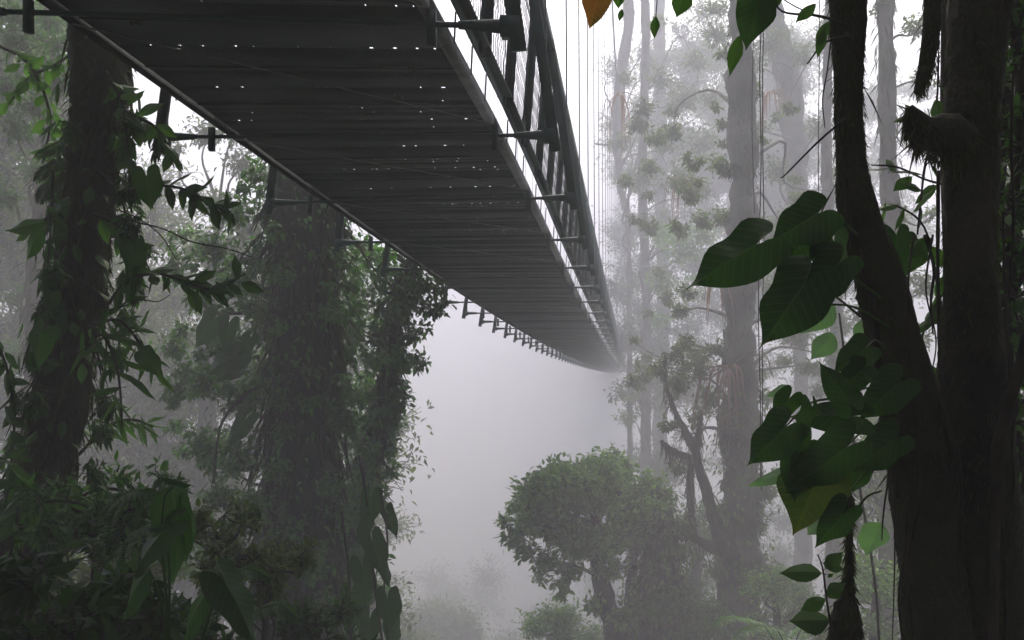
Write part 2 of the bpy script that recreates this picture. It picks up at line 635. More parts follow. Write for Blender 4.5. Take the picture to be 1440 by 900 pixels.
        while x < 0.745:
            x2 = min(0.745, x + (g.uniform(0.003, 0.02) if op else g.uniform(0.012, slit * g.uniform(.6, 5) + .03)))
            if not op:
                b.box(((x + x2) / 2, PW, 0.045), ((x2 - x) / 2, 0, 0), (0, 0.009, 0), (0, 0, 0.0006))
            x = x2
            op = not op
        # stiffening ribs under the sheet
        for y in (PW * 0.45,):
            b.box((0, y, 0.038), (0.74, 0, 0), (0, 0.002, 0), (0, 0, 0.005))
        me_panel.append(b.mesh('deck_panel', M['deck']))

    def fix(name, me, t, R3, flip=1.0):
        """set a bay's part in place; the nearest bays follow the bend and twist of the deck vertex by vertex"""
        o = BP(t, 0, 0)
        if t > tb(4) - 0.01:
            return put(name, me, root, o, R3 * np.array([[flip, 1, 1]]))
        m2 = me.copy()
        n = len(me.vertices)
        co = np.zeros(n * 3)
        me.vertices.foreach_get('co', co)
        co = co.reshape(-1, 3)
        for i, (x, y, z) in enumerate(co):
            co[i] = BP(t + y, x * flip, z) - o
        m2.vertices.foreach_set('co', co.astype(np.float32).ravel())
        m2.update()
        return put(name, m2, root, o)

    # stringer cables under the deck
    for n in range(N0, N1):
        R3, o = bay_matrix(n)
        near = n < 30
        t0 = tb(n)
        fix('cross_beam', me_beam, t0, R3)
        for k in range(3):
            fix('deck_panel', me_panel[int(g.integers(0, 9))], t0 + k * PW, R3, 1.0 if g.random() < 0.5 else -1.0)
        for s in (-1, 1):
            fix('outrigger_brace', me_brace[s], t0, R3)
            fix('railing_post', me_post[s], t0, R3)
            fix('hand_rail', me_top[s], t0, R3)
            fix('lower_rail', me_low[s], t0, R3)
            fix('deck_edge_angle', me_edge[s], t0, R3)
            fix('mesh_panel', me_net[s], t0, R3)
            Rv = np.stack([RT, HD, UP], axis=1)
            put('hanger_rod', me_hang[s], root, o, Rv)
            if n < 20:
                for k in range(1, 4):
                    fix('tie_rod', me_tick[s], t0 + k * BAY / 4, R3)
                fix('bracket_plate', me_plate[s], t0 + 0.5 * BAY, R3)
                fix('railing_post', me_post[s], t0 + 0.5 * BAY, R3)
        if n < 12:
            b = MB()
            b.segs([BP(tb(n) + 0.15 * BAY, -0.77, 0.012)], [BP(tb(n) + 0.98 * BAY, 0.77, 0.012)], 0.0036, 0.0036, 4)
            part('bracing_wire', b, M['galv'], root)
    # rags of moss and wet leaves caught under the deck
    for i, (t, x) in enumerate(((3.1, 0.02), (3.4, -0.5), (4.3, 0.35), (5.2, -0.2), (6.0, 0.5), (7.1, 0.1), (3.9, 0.55), (8.3, -0.4), (5.6, 0.15))):
        b = MB()
        n = 26 if i == 0 else 12
        o = BP(t, x, 0.043)
        P = o + g.normal(0, 1, (n, 3)) * np.array([0.02, 0.02, 0])
        b.leaves(P, g.normal(0, 0.5, (n, 3)) + np.array([0, 0, -1.0 if i == 0 else -.3]), g.normal(0, 1, (n, 3)), g.uniform(.02, .06 if i == 0 else .035, n), .008)
        part('caught_litter', b, M['leaf_orange'] if i == 0 else M['moss'], root, kind='stuff')
    # main cables above, sagging towards the middle
    for s in (-1, 1):
        P = [BP(tb(n), s * 1.03, 8.2) for n in range(N0, N1 + 1)]
        b = MB()
        b.tube(P, np.full(len(P), 0.022), 8)
        part('main_cable', b, M['wire'], root, True)


build_bridge()

# ------------------------------------------------------------------ plant helpers
def leaf_mesh(name, mat, edge, mid, cols=2, cup=0.10, droop=0.22, wave=0.02, seed=0, petiole=0.0):
    """one leaf of length 1 along +X, upper side +Z; edge = outline of one half, mid = matching stations on the midrib"""
    g = np.random.default_rng(seed)
    if cols > 1:                                 # large leaves get a smoother outline
        q = curve(np.array([(a, b_, m, 0.0) for (a, b_), m in zip(edge, mid)]), len(edge) * 2)
        edge, mid = [(float(a[0]), max(0.0, float(a[1]))) for a in q], [float(a[2]) for a in q]
    b = MB()
    ph = g.uniform(0, 6.28)
    for s in (1, -1):
        V, UV = [], []
        for (ex, ey), m in zip(edge, mid):
            for c in range(cols + 1):
                q = c / cols
                x = m + (ex - m) * q
                y = ey * q * (1 + 0.09 * math.sin(8 * x + ph + s)) * s
                z = -cup * abs(y) * (1.2 - q * 0.3) - droop * max(x, 0) ** 2 - 0.1 * max(-x, 0) + wave * q * math.sin(11 * x + ph * s)
                V.append((x, y, z))
                UV.append((x, y))
        n = len(edge)
        k = cols + 1
        f = []
        for i in range(n - 1):
            for c in range(cols):
                a = i * k + c
                q = [a, a + 1, a + k + 1, a + k]
                f.append(q if s < 0 else q[::-1])
        b.add(V, [np.array(f)], UV)
    if petiole:
        b.segs([[0, 0, 0.002]], [[-petiole * 0.9, 0, -petiole * 0.25]], 0.010, 0.012, 4)
    return b.mesh(name, mat, smooth=True, uvs=True)


HEART_E = [(0, 0), (-.14, .025), (-.29, .09), (-.35, .20), (-.28, .31), (-.10, .37), (.12, .375), (.34, .345), (.54, .26), (.73, .145), (.87, .05), (.94, .018), (1, 0)]
HEART_M = [0, 0, 0, 0, .02, .07, .17, .34, .52, .70, .84, .93, 1]
OVAL_E = [(0, 0), (.10, .10), (.25, .19), (.42, .225), (.60, .195), (.76, .125), (.89, .05), (1, 0)]
OVAL_M = [0, .1, .25, .42, .6, .76, .89, 1]
LANCE_E = [(x, y * 0.5) for x, y in OVAL_E]
BROAD_E = [(0, 0), (.02, .12), (.14, .27), (.34, .34), (.54, .30), (.74, .19), (.88, .08), (1, 0)]

HEART = [leaf_mesh('heart_leaf', M['heart'], HEART_E, HEART_M, 3, 0.22, d, 0.045, i) for i, d in enumerate((.10, .30, .5))]
HEART_Y = leaf_mesh('heart_leaf_yellowing', M['heart_yellow'], HEART_E, HEART_M, 3, 0.2, 0.15, 0.03, 9)
OVALS = {k: [leaf_mesh('oval_leaf', M[m], OVAL_E, OVAL_M, 1, 0.35, d, 0.02, i, petiole=0.15) for i, d in enumerate((.08, .25, .45))]
         for k, m in (('dark', 'leaf_dark'), ('mid', 'leaf_mid'), ('light', 'leaf_light'))}
LANCES = {k: [leaf_mesh('narrow_leaf', M[m], LANCE_E, OVAL_M, 1, 0.3, d, 0.02, i, petiole=0.1) for i, d in enumerate((.15, .35, .6))]
          for k, m in (('dark', 'leaf_dark'), ('mid', 'leaf_mid'))}
BROAD = [leaf_mesh('broad_leaf', M['broad'], BROAD_E, OVAL_M, 2, 0.25, d, 0.03, i, petiole=0.12) for i, d in enumerate((.1, .3, .5))]
ORANGE = leaf_mesh('broad_leaf_orange', M['leaf_orange'], BROAD_E, OVAL_M, 2, 0.25, 0.12, 0.03, 4, petiole=0.1)


def basis(d, nrm):
    d = unit(d)
    n = np.asarray(nrm, float)
    n = unit(n - d * np.dot(n, d))
    return np.stack([d, np.cross(n, d), n], axis=1)


def leaf_at(parent, me, base, tip, nrm=(0, -0.7, 0.7), width=1.0, label=None, name='leaf', scale=None):
    base, tip = np.asarray(base, float), np.asarray(tip, float)
    L = np.linalg.norm(tip - base) if scale is None else scale
    B = basis(tip - base, nrm)
    B = B * np.array([[1, width, 1]])
    return put(name, me, parent, base, B, L, label)


def leaf_px(parent, me, b, t, Y, width=1.0, tilt=0.0, nrm=None, label=None, dy=0.0):
    """leaf from pixel b (stalk) to pixel t (tip)"""
    A, T = W(b[0], b[1], Y), W(t[0], t[1], Y + dy)
    if nrm is None:
        nrm = (tilt, -0.85, 0.45)
    return leaf_at(parent, me, A, T, nrm, width, label)


def px(path, Y=None):
    """[(u, v, width px, Y)] -> world points with radius"""
    out = []
    for q in path:
        y = q[3] if len(q) > 3 else Y
        p = W(q[0], q[1], y)
        out.append((*p, q[2] * 0.5 * y * ZS / F))
    return out


def to_ground(pts, spread=1.0, lean=(0.0, 0.0)):
    """continue a trunk down into the soil"""
    x, y, z, r = pts[-1]
    x += lean[0]
    y += lean[1]
    gz = float(ground_h(x, y))
    if z > gz + 0.5:
        m = (z + gz) / 2
        pts = pts + [(x, y, m, r * (1 + spread) / 2), (x, y, gz + 0.25, r * spread), (x, y, gz - 0.3, r * spread * 1.35)]
    return pts


def trunk(parent, pts, k=16, rough=0.22, rs=5.0, step=0.12, mat='bark', name='trunk', seed=1):
    pts = np.asarray(pts, float)
    L = np.sum(np.linalg.norm(np.diff(pts[:, :3], axis=0), axis=1))
    c = curve(pts, max(6, int(L / step)))
    b = MB()
    b.tube(c[:, :3], c[:, 3], k, rough, rs, seed)
    part(name, b, M[mat], parent, smooth=True)
    return c


def fuzz(b, c, n, ln, wd, g, droop=0.86, zlo=-1e9, zhi=1e9, out=1.0):
    """moss strands standing off the surface of the tube c"""
    ln, wd = ln * ZS, wd * ZS
    sel = c[(c[:, 2] > zlo) & (c[:, 2] < zhi)]
    if len(sel) < 2:
        return
    i = g.integers(0, len(sel) - 1, n)
    f = g.random(n)[:, None]
    p = sel[i] * (1 - f) + sel[i + 1] * f
    a = g.uniform(0, 2 * np.pi, n)
    tang = sel[i + 1, :3] - sel[i, :3]
    tang /= np.linalg.norm(tang, axis=1, keepdims=True) + 1e-9
    ref = np.where(np.abs(tang[:, 2:3]) > 0.8, np.array([[1.0, 0, 0]]), np.array([[0, 0, 1.0]]))
    e1 = np.cross(tang, ref)
    e1 /= np.linalg.norm(e1, axis=1, keepdims=True)
    e2 = np.cross(tang, e1)
    rad = np.cos(a)[:, None] * e1 + np.sin(a)[:, None] * e2
    P = p[:, :3] + rad * p[:, 3:4] * 0.95
    D = rad * (1 - droop) * out + np.array([0, 0, -1.0]) * droop + g.normal(0, 0.25, (n, 3))
    L = ln * g.uniform(0.3, 1.3, n)
    b.leaves(P, D, rad + g.normal(0, .3, (n, 3)), L, wd * g.uniform(0.6, 1.5, n), droop=0.1, fold=0.1)


def wrap_leaves(b, c, n, ln, g, zlo=-1e9, zhi=1e9, off=0.05, six=True, hang=0.6, asp=0.45):
    """leaves of a climber all round a trunk"""
    sel = c[(c[:, 2] > zlo) & (c[:, 2] < zhi)]
    if len(sel) < 2:
        return
    i = g.integers(0, len(sel) - 1, n)
    p = sel[i] + (sel[i + 1] - sel[i]) * g.random(n)[:, None]
    a = g.uniform(0, 2 * np.pi, n)
    rad = np.stack([np.cos(a), np.sin(a), np.zeros(n)], 1)
    P = p[:, :3] + rad * (p[:, 3:4] + off * np.abs(g.normal(0, 1, (n, 1))))
    D = rad * 0.7 + np.array([0, 0, -hang]) + g.normal(0, .35, (n, 3))
    L = ln * g.uniform(0.6, 1.4, n)
    b.leaves(P, D, rad * 0.5 + np.array([0, 0, 0.8]), L, L * asp, 0.25, 0.15, six)


def clump(bl, bt, c, r, n_tw, per, ln, g, droop=0.35, six=False, asp=0.45, root=None, tr=0.006, up=0.25, spread=0.14):
    """a spray of twigs from the root into an ellipsoid, leaves along the twigs"""
    c, r = np.asarray(c, float), np.broadcast_to(r, (3,))
    root = c - np.array([0, 0, r[2] * 0.6]) if root is None else np.asarray(root, float)
    d = g.normal(0, 1, (n_tw, 3))
    d /= np.linalg.norm(d, axis=1, keepdims=True)
    d[:, 2] += up
    E = c + d * r * g.uniform(0.45, 1.0, (n_tw, 1)) ** 0.6
    S = root + (c - root) * g.uniform(0.2, 1.0, (n_tw, 1)) + g.normal(0, 0.10, (n_tw, 3)) * r
    Mi = (S + E) / 2 + g.normal(0, 0.12, (n_tw, 3)) * r + np.array([0, 0, 0.12]) * r
    if bt is not None:
        bt.segs(S, Mi, tr, tr * 0.7)
        bt.segs(Mi, E, tr * 0.7, tr * 0.35)
    t = g.uniform(0.15, 1.0, (n_tw, per, 1))
    P = S[:, None] * (1 - t) ** 2 + 2 * Mi[:, None] * t * (1 - t) + E[:, None] * t ** 2
    P = P + g.normal(0, spread, (n_tw, per, 3)) * r * 0.5
    tw = (E - S)
    tw = tw / (np.linalg.norm(tw, axis=1, keepdims=True) + 1e-9)
    D = tw[:, None] * 0.6 + g.normal(0, 0.75, (n_tw, per, 3)) + np.array([0, 0, -droop])
    N = g.normal(0, 0.45, (n_tw, per, 3)) + np.array([0, 0, 1.0])
    m = n_tw * per
    L = ln * g.uniform(0.55, 1.35, m)
    bl.leaves(P.reshape(-1, 3), D.reshape(-1, 3), N.reshape(-1, 3), L, L * asp, 0.2, 0.2, six)


def limb(bt, a, z, r0, r1, g, sag=0.1):
    a, z = np.asarray(a, float), np.asarray(z, float)
    L = np.linalg.norm(z - a)
    pts = [a, a + (z - a) * 0.35 + g.normal(0, 0.07, 3) * L + np.array([0, 0, sag * L]),
           a + (z - a) * 0.7 + g.normal(0, 0.06, 3) * L + np.array([0, 0, sag * L * 0.6]), z]
    c = curve(np.array(pts), 12)
    bt.tube(c, np.linspace(r0, r1, 12), 6, 0.15, 9, int(g.integers(1e6)))
    return c


def nearest_on(c, p, below=0.3):
    q = c[:, :3] - (np.asarray(p) - np.array([0, 0, below]))
    return c[np.argmin(np.sum(q * q * np.array([0.3, 0.3, 1]), axis=1)), :3]


def foliage_tree(name, label, cat, tpts, clumps, leaf='leaf_mid', bark='bark', seed=1, group=None, ln=0.08, dens=1.0,
                 k=12, step=0.2, six=False, droop=0.35, moss=0, moss_ln=0.1, limbs=True, limb_p=1.0, wrap=0, wz=None, rough=0.2, asp=0.45, trunk_name='trunk', spread=0.14):
    """trunk along tpts [(x,y,z,r)], leaf clumps [(u,v,Y,r_px[,rz_px])] hung on limbs"""
    g = np.random.default_rng(seed)
    base = tpts[-1]
    root = thing(name, label, cat, (base[0], base[1], float(ground_h(base[0], base[1]))), group)
    c = trunk(root, tpts, k, rough, 5.0, step, bark, trunk_name, seed)
    bl, bt = MB(), MB()
    for q in clumps:
        u, v, Y, rp = q[:4]
        rz = q[4] if len(q) > 4 else rp * 0.85
        C = W(u, v, Y)
        r = np.array([rp, (rp + rz) * 0.5, rz]) * Y * ZS / F
        a = nearest_on(c, C, r[2] * g.uniform(0.6, 2.6))
        vol = r[0] * r[2]
        n_tw = max(8, int(vol / (ln * ln) * 7.0 * dens))
        if limbs and g.random() < limb_p:
            e = C - np.array([0, 0, r[2] * 0.25])
            limb(bt, a, e, max(0.010, min(0.07, base[3] * 0.2)) * (0.4 + 0.6 * min(1, r[0])), 0.008, g)
        clump(bl, bt, C, r, n_tw, 8, ln, g, droop, six, asp, root=C - np.array([0, 0, r[2] * 0.5]), tr=max(0.004, ln * 0.05), spread=spread)
    if wrap:
        z0, z1 = wz if wz else (-1e9, 1e9)
        wrap_leaves(bl, c, wrap, ln, g, z0, z1, off=base[3] * 0.35)
    if bl.n:
        part('foliage', bl, M[leaf], root, kind='stuff')
    if bt.n:
        part('branches', bt, M[bark], root, smooth=True, kind='stuff')
    if moss:
        bm = MB()
        fuzz(bm, c, moss, moss_ln, moss_ln * 0.10, g)
        part('moss', bm, M['moss'], root, kind='stuff')
    return root, c


# ------------------------------------------------------------------ background: pale trees in the fog
def vert(u, Y, wt, wb, v0=-700, v1=950, jit=6, g=None, bend=0):
    g = g or rng
    vs = np.linspace(v0, v1, 8)
    return [(u + g.normal(0, jit) + bend * ((v - v0) / (v1 - v0) - 0.5), v, wt + (wb - wt) * i / 7, Y) for i, v in enumerate(vs)]


def background():
    g = np.random.default_rng(77)
    grpL, grpR = 'trees fading into the fog', 'trees fading into the fog'
    # right of the bridge, nearest first
    t = to_ground(px([(1048, -600, 30), (1046, -100, 32), (1042, 60, 34), (1044, 180, 36), (1046, 300, 40), (1040, 420, 42), (1042, 540, 44),
                      (1042, 620, 50), (1044, 700, 50), (1042, 800, 54), (1040, 950, 60)], 15), 1.3)
    root, c = foliage_tree('mossy_tree', 'tall straight grey trunk with bromeliads and moss right of the bridge', 'tree', t,
                           [(float(g.uniform(950, 1030)), float(g.uniform(60, 620)), float(g.uniform(15, 18)), float(g.uniform(9, 20))) for _ in range(26)] +
                           [(float(g.uniform(1050, 1190)), float(g.uniform(120, 600)), float(g.uniform(16, 19)), float(g.uniform(9, 20))) for _ in range(24)] +
                           [(float(g.uniform(880, 960)), float(g.uniform(150, 560)), float(g.uniform(18, 22)), float(g.uniform(9, 20))) for _ in range(22)] +
                           [(1000, 560, 15, 22), (955, 540, 14.6, 24), (1005, 490, 15, 18), (1020, 240, 15, 20), (1075, 690, 15, 26), (1020, 720, 15, 22), (985, 520, 14.5, 22, 30),
                            (1075, 560, 15, 14), (940, 600, 14.7, 16), (930, 520, 14.7, 20), (950, 500, 14.7, 18), (975, 590, 14.7, 14), (950, 660, 14.7, 16), (925, 700, 14.7, 14), (960, 740, 14.7, 18), (1065, 740, 15, 20), (1010, 800, 15, 24), (1070, 800, 15, 26)],
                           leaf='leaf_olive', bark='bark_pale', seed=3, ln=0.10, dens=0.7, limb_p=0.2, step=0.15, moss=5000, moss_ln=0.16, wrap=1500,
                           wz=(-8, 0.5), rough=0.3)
    for pts, s in (([(1030, 790, 26), (1008, 740, 20), (990, 680, 14), (975, 630, 12), (955, 590, 8), (944, 565, 6), (937, 542, 4.5), (934, 518, 3), (936, 494, 1)], 5),
                   ([(1030, 775, 20), (1000, 768, 16), (970, 752, 12), (945, 738, 8), (925, 718, 4), (912, 698, 1)], 6),
                   ([(978, 640, 7), (983, 605, 7), (986, 578, 2)], 7),
                   ([(968, 640, 4), (952, 634, 3), (940, 626, 2), (930, 618, 1)], 8),
                   ([(973, 640, 10), (970, 690, 9), (974, 745, 8)], 9),
                   ([(1042, 606, 18), (1022, 610, 14), (1012, 604, 3)], 10)):
        cc = trunk(root, px(pts, 14.7), 9, 0.3, 9, 0.08, 'bark', 'limb', s)
        b = MB()
        fuzz(b, cc, 700, 0.10, 0.014, g)
        fuzz(b, cc, 60, 0.35, 0.02, g, droop=.97)
        part('moss', b, M['moss'], root, kind='stuff')
    # strap-leaved epiphytes
    def bromeliad(u, v, Y, n, ln, mat, label, spread=1.0, down=0.5, left=0.0):
        P = W(u, v, Y)
        r = thing('bromeliad', label, 'plant', P, 'epiphytes on the mossy trunks')
        for i in range(n):
            a = g.uniform(0, 6.28)
            d = np.array([math.cos(a) * spread + left, math.sin(a) * spread, g.uniform(-down, 0.9 - down)])
            d = unit(d)
            L = ln * g.uniform(0.6, 1.15)
            b = MB()
            c = curve(np.array([P, P + d * L * 0.35 + np.array([0, 0, 0.1 * L]), P + d * L * 0.65 - np.array([0, 0, 0.08 * L]), P + d * L * 0.85 - np.array([0, 0, (0.3 + down) * L])]), 7)
            wd = np.array([0.6, 1, 1, 0.9, 0.7, 0.4, 0.05]) * ln * 0.035
            sdv = unit(np.cross(d, [0, 0, 1]))
            v2 = np.concatenate([c + sdv * wd[:, None], c - sdv * wd[:, None], c + np.array([0, 0, -0.3]) * wd[:, None]])
            q = []
            for j in range(6):
                q += [[j, j + 1, 14 + j + 1, 14 + j], [14 + j, 14 + j + 1, 7 + j + 1, 7 + j]]
            b.add(v2, [np.array(q)])
            part('blade', b, M[mat], r)
        return r
    bromeliad(1024, 520, 14.6, 26, 0.8, 'brom_red', 'red tinged bromeliad with drooping blades on the left of the tall grey trunk', 0.8, 0.75, -0.45)
    bromeliad(1052, 500, 14.6, 14, 0.6, 'brom', 'dull green bromeliad on the right face of the tall grey trunk', 0.9, 0.5, 0.4)
    bromeliad(1022, 588, 14.6, 16, 0.65, 'brom', 'thin bladed bromeliad below the red tinged one on the tall grey trunk', 1.0, 0.3, -0.4)
    bromeliad(1008, 392, 14.6, 14, 0.6, 'brom_red', 'small reddish bromeliad half way up the left of the tall grey trunk', 0.7, 0.8, -0.2)
    bromeliad(962, 250, 20, 12, 0.7, 'brom_red', 'rust coloured bromeliad hanging in the pale canopy', 0.8, 0.9)
    bromeliad(1080, 130, 20, 12, 0.7, 'brom_red', 'faint reddish bromeliad high beside the tall grey trunk', 0.8, 0.7)
    bromeliad(872, 130, 22, 12, 0.8, 'brom_red', 'faint reddish bromeliad high by the bridge hangers', 0.6, 1.1)

    specs = [
        # label, trunk, clumps, leaf, seed, leaf length
        ('slim pale trunk rising beside the far end of the bridge', vert(905, 30, 11, 15, jit=2, g=g, v0=-300),
         [(960, 350, 26, 34), (930, 400, 26, 24), (970, 410, 26, 26), (990, 330, 26, 26), (930, 330, 27, 22), (885, 590, 30, 22, 12), (890, 560, 30, 12, 10), (925, 450, 28, 16)], 'leaf_light', 21, 0.15, 0.5),
        ('broad faint trunk just right of the slim pale one', vert(928, 40, 13, 22, jit=3, g=g, v0=-300),
         [(960, 470, 34, 30), (985, 500, 34, 24)], 'leaf_mid', 22, 0.2, 0.3),
        ('faint crooked trunk with a leafy fork high above the bridge hangers', px([(890, -500, 15), (884, -60, 15), (884, 30, 14), (874, 100, 15), (868, 180, 13), (872, 260, 8), (884, 340, 7), (886, 700, 8), (886, 950, 12)], 33),
         [(960, 140, 27, 34, 28), (990, 200, 27, 30), (935, 200, 27, 30), (900, 250, 27, 28), (930, 110, 27, 24), (980, 90, 27, 24), (870, 200, 27, 22), (1005, 140, 27, 22), (950, 250, 25, 30), (985, 270, 25, 24), (880, 110, 27, 16), (925, 30, 27, 14)], 'leaf_olive', 23, 0.16, 0.42),
        ('thick blurred trunk leaning in from the top right of the clearing', px([(1070, -600, 26), (1078, -60, 28), (1095, 50, 32), (1112, 140, 34), (1120, 240, 30), (1122, 340, 20), (1125, 500, 18), (1128, 700, 22), (1130, 950, 30)], 25),
         [(1085, 60, 23, 34), (1130, 80, 23, 24), (1150, 180, 23, 24), (1090, 240, 22, 28), (1140, 300, 22, 28), (1160, 40, 23, 18), (1010, 50, 23, 26), (1070, 180, 23, 20), (1165, 250, 23, 18),
          (1005, 10, 23, 24), (1095, 310, 22, 26), (1060, 90, 23, 22)], 'leaf_olive', 24, 0.13, 0.42),
        ('slender trunk seen between the two dark stems at the right', vert(1250, 14, 20, 26, jit=3, g=g),
         [(1290, 40, 14, 26, 22), (1240, 10, 14, 20, 16), (1300, 110, 14, 18), (1270, 300, 14, 18), (1300, 400, 13, 26), (1290, 480, 13, 26), (1260, 340, 14, 18), (1310, 300, 14, 16)], 'leaf_olive', 25, 0.085, 0.45),
        ('mid distance tree with olive crown behind the big heart leaves', vert(1165, 19, 8, 22, v0=-300, jit=5, g=g),
         [(1105, 390, 19, 34), (1160, 430, 19, 30), (1120, 470, 18, 32), (1175, 500, 18, 28), (1210, 440, 18, 22), (1085, 330, 19, 26), (1135, 520, 18, 24, 14), (1190, 640, 16, 30), (1220, 690, 15, 30, 22),
          (1150, 350, 19, 24), (1230, 600, 15, 30), (1180, 540, 17, 18, 12)], 'leaf_olive', 26, 0.10, 0.5),
    ]
    for lab, tp, cl, leaf, sd_, ln, dn in specs:
        pts = tp if tp[0][3] < 1.0 else px(tp)
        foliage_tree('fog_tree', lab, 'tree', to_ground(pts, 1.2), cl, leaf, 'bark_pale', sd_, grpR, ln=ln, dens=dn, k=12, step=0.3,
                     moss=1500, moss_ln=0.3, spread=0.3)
    # left of the bridge
    specs = [
        ('pale trunk at the left edge behind the dark leaning tree', px([(70, -500, 20), (66, 100, 20), (60, 250, 18), (48, 380, 20), (44, 520, 22), (40, 700, 26), (38, 950, 30)], 12),
         [(30, 60, 10, 44, 36), (80, 110, 10, 36), (20, 180, 10, 34), (70, 30, 11, 34), (90, 200, 11, 26), (10, 280, 11, 26), (30, 420, 14, 30), (20, 500, 14, 30), (60, 560, 13, 24), (10, 120, 10, 34),
          (55, 150, 10, 34), (50, 240, 11, 30), (20, 20, 10, 40), (85, 60, 10, 26)], 'leaf_mid', 31, 0.085, 0.5),
        ('dense dim tree filling the gap under the bridge on the left', vert(300, 17, 14, 36, v0=330, jit=5, g=g),
         [(290, 190, 17, 34, 26), (340, 230, 17, 34), (380, 250, 17, 34), (300, 290, 17, 32), (350, 320, 16, 36), (280, 350, 17, 24), (250, 210, 17, 16), (330, 190, 17, 26, 20), (410, 300, 16, 30), (260, 470, 17, 24),
          (290, 420, 17, 30)], 'leaf_olive', 32, 0.10, 0.5),
        ('tall shadowy tree behind the gap at the left', vert(225, 24, 14, 44, v0=600, jit=5, g=g),
         [(200, 600, 22, 50, 40), (260, 640, 20, 46, 40), (180, 700, 20, 44), (250, 560, 24, 36), (300, 700, 18, 40), (150, 540, 22, 34), (230, 740, 18, 44)], 'leaf_olive', 33, 0.12, 0.4),
    ]
    for lab, tp, cl, leaf, sd_, ln, dn in specs:
        pts = tp if tp[0][3] < 1.0 else px(tp)
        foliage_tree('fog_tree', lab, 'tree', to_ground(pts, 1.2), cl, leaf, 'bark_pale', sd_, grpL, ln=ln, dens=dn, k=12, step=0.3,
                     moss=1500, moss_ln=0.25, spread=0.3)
    # crowns of the trees down in the valley
    val = [(620, 880, 36, 60, 'pale low crown in the valley left of centre under the fog'),
           (700, 950, 30, 70, 'pale crown at the bottom of the clearing between vine tree and round tree'),
           (790, 880, 17, 60, 'greenish crown just below the round leafy tree'),
           (570, 930, 28, 70, 'dim crown right below the hanging heart leaves'),
           (960, 860, 14, 62, 'mossy crown at the foot of the tall grey trunk'),
           (1090, 830, 13, 60, 'feathery crown between the tall grey trunk and the seedling'),
           (1170, 890, 10, 60, 'light green bush at the bottom beside the mossy stump'),
           (980, 730, 19, 50, 'dim crown behind the curved mossy limbs'),
           (1230, 800, 10, 50, 'tangled bush against the foot of the forked tree')]
    for i, (u, v, Y, r, lab) in enumerate(val):
        cl = []
        for _ in range(7):
            a = g.uniform(0, 6.28)
            cl.append((u + math.cos(a) * r * 0.7, v + math.sin(a) * r * 0.45 + r * 0.25, Y + g.uniform(-.5, .5), r * g.uniform(0.35, 0.6)))
        cl.append((u, v + r * 0.1, Y, r * 0.6))
        for k in range(6):
            cl.append((u + g.normal(0, r * .35), v + r * (0.7 + .45 * k), Y + g.uniform(-.5, .5), r * 0.55))
        tp = px([(u, v, 8, Y), (u + 3, v + r, 12, Y), (u - 2, v + 2 * r, 15, Y)])
        foliage_tree('valley_tree', lab, 'tree', to_ground(tp, 1.3), cl, ['leaf_olive', 'leaf_mid', 'leaf_light'][i % 3 if Y < 20 else 0], 'bark', 100 + i,
                     'tree crowns down in the valley', ln=min(0.18, max(0.07, 6 * Y / F)), dens=0.45, k=8, step=0.4, spread=0.35)


background()


def distant_forest():
    g = np.random.default_rng(404)

    def mass(name, label, boxes, leaf, mat):
        bl, bt = MB(), MB()
        for (u0, u1, v0, v1, y0, y1, n, rr) in boxes:
            for _ in range(n):
                Y = g.uniform(y0, y1)
                C = W(g.uniform(u0, u1), v0 + (v1 - v0) * g.random(), Y)
                r = rr * g.uniform(0.5, 1.3)
                clump(bl, bt, C, np.array([r, r, r * .7]), max(8, int(26 * (r / leaf / 6) ** 2)), 9, leaf, g, spread=.4, tr=.02)
        o = single(name, bl, M[mat], None, None, kind='stuff')
        o2 = single(name + '_branches', bt, M['bark'], None, None, kind='stuff')

    # left of the bridge: a wall of forest
    mass('forest_beyond_left', '', [(-60, 240, 250, 900, 17, 26, 150, 1.1), (130, 520, 330, 560, 20, 28, 70, 1.1), (120, 560, 500, 950, 18, 26, 150, 1.1), (-60, 130, -50, 400, 14, 22, 70, 1.0)], .17, 'leaf_olive')
    # right of the bridge: paler, looser crowns with sky between them
    mass('forest_beyond_right', '', [(860, 1130, 70, 330, 36, 48, 115, 1.5), (1110, 1330, 120, 360, 34, 46, 46, 1.2), (870, 1290, 300, 560, 30, 42, 110, 1.2), (900, 1300, 540, 950, 28, 38, 55, 1.1), (940, 1130, -60, 100, 34, 44, 20, 1.0),
                                     (1400, 1480, -60, 900, 9, 16, 70, .6), (1200, 1420, 560, 900, 12, 20, 40, .6)], .17, 'leaf_olive')
    # the valley floor's canopy
    mass('forest_in_valley', '', [(520, 960, 880, 1150, 36, 46, 60, 1.4), (480, 900, 800, 920, 46, 58, 30, 1.5)], .18, 'leaf_olive')
    # unseen foliage added over, beside and behind the camera to shade the near haze
    g2 = np.random.default_rng(31)
    bl, bt = MB(), MB()
    for i in range(150):
        a = g2.uniform(math.radians(150), math.radians(390))
        r = g2.uniform(3.5, 8)
        C = np.array([r * math.cos(a), r * math.sin(a), g2.uniform(-0.5, 9)])
        if C[1] > 0 and abs(C[0]) / max(C[1], .01) < 0.75:
            continue
        clump(bl, bt, C, np.array([1.2, 1.2, 1.0]), 26, 8, .34, g2, six=True)
    for i in range(90):
        C = np.array([g2.uniform(-7, 7), g2.uniform(-7, 1.5), g2.uniform(6.5, 9.5)])
        clump(bl, bt, C, np.array([1.4, 1.4, 0.6]), 34, 8, .36, g2, six=True)
    single('unseen_shade_forest', bl, M['leaf_dark'], None, None, kind='stuff')
    single('unseen_shade_twigs', bt, M['bark'], None, None, kind='stuff')


distant_forest()


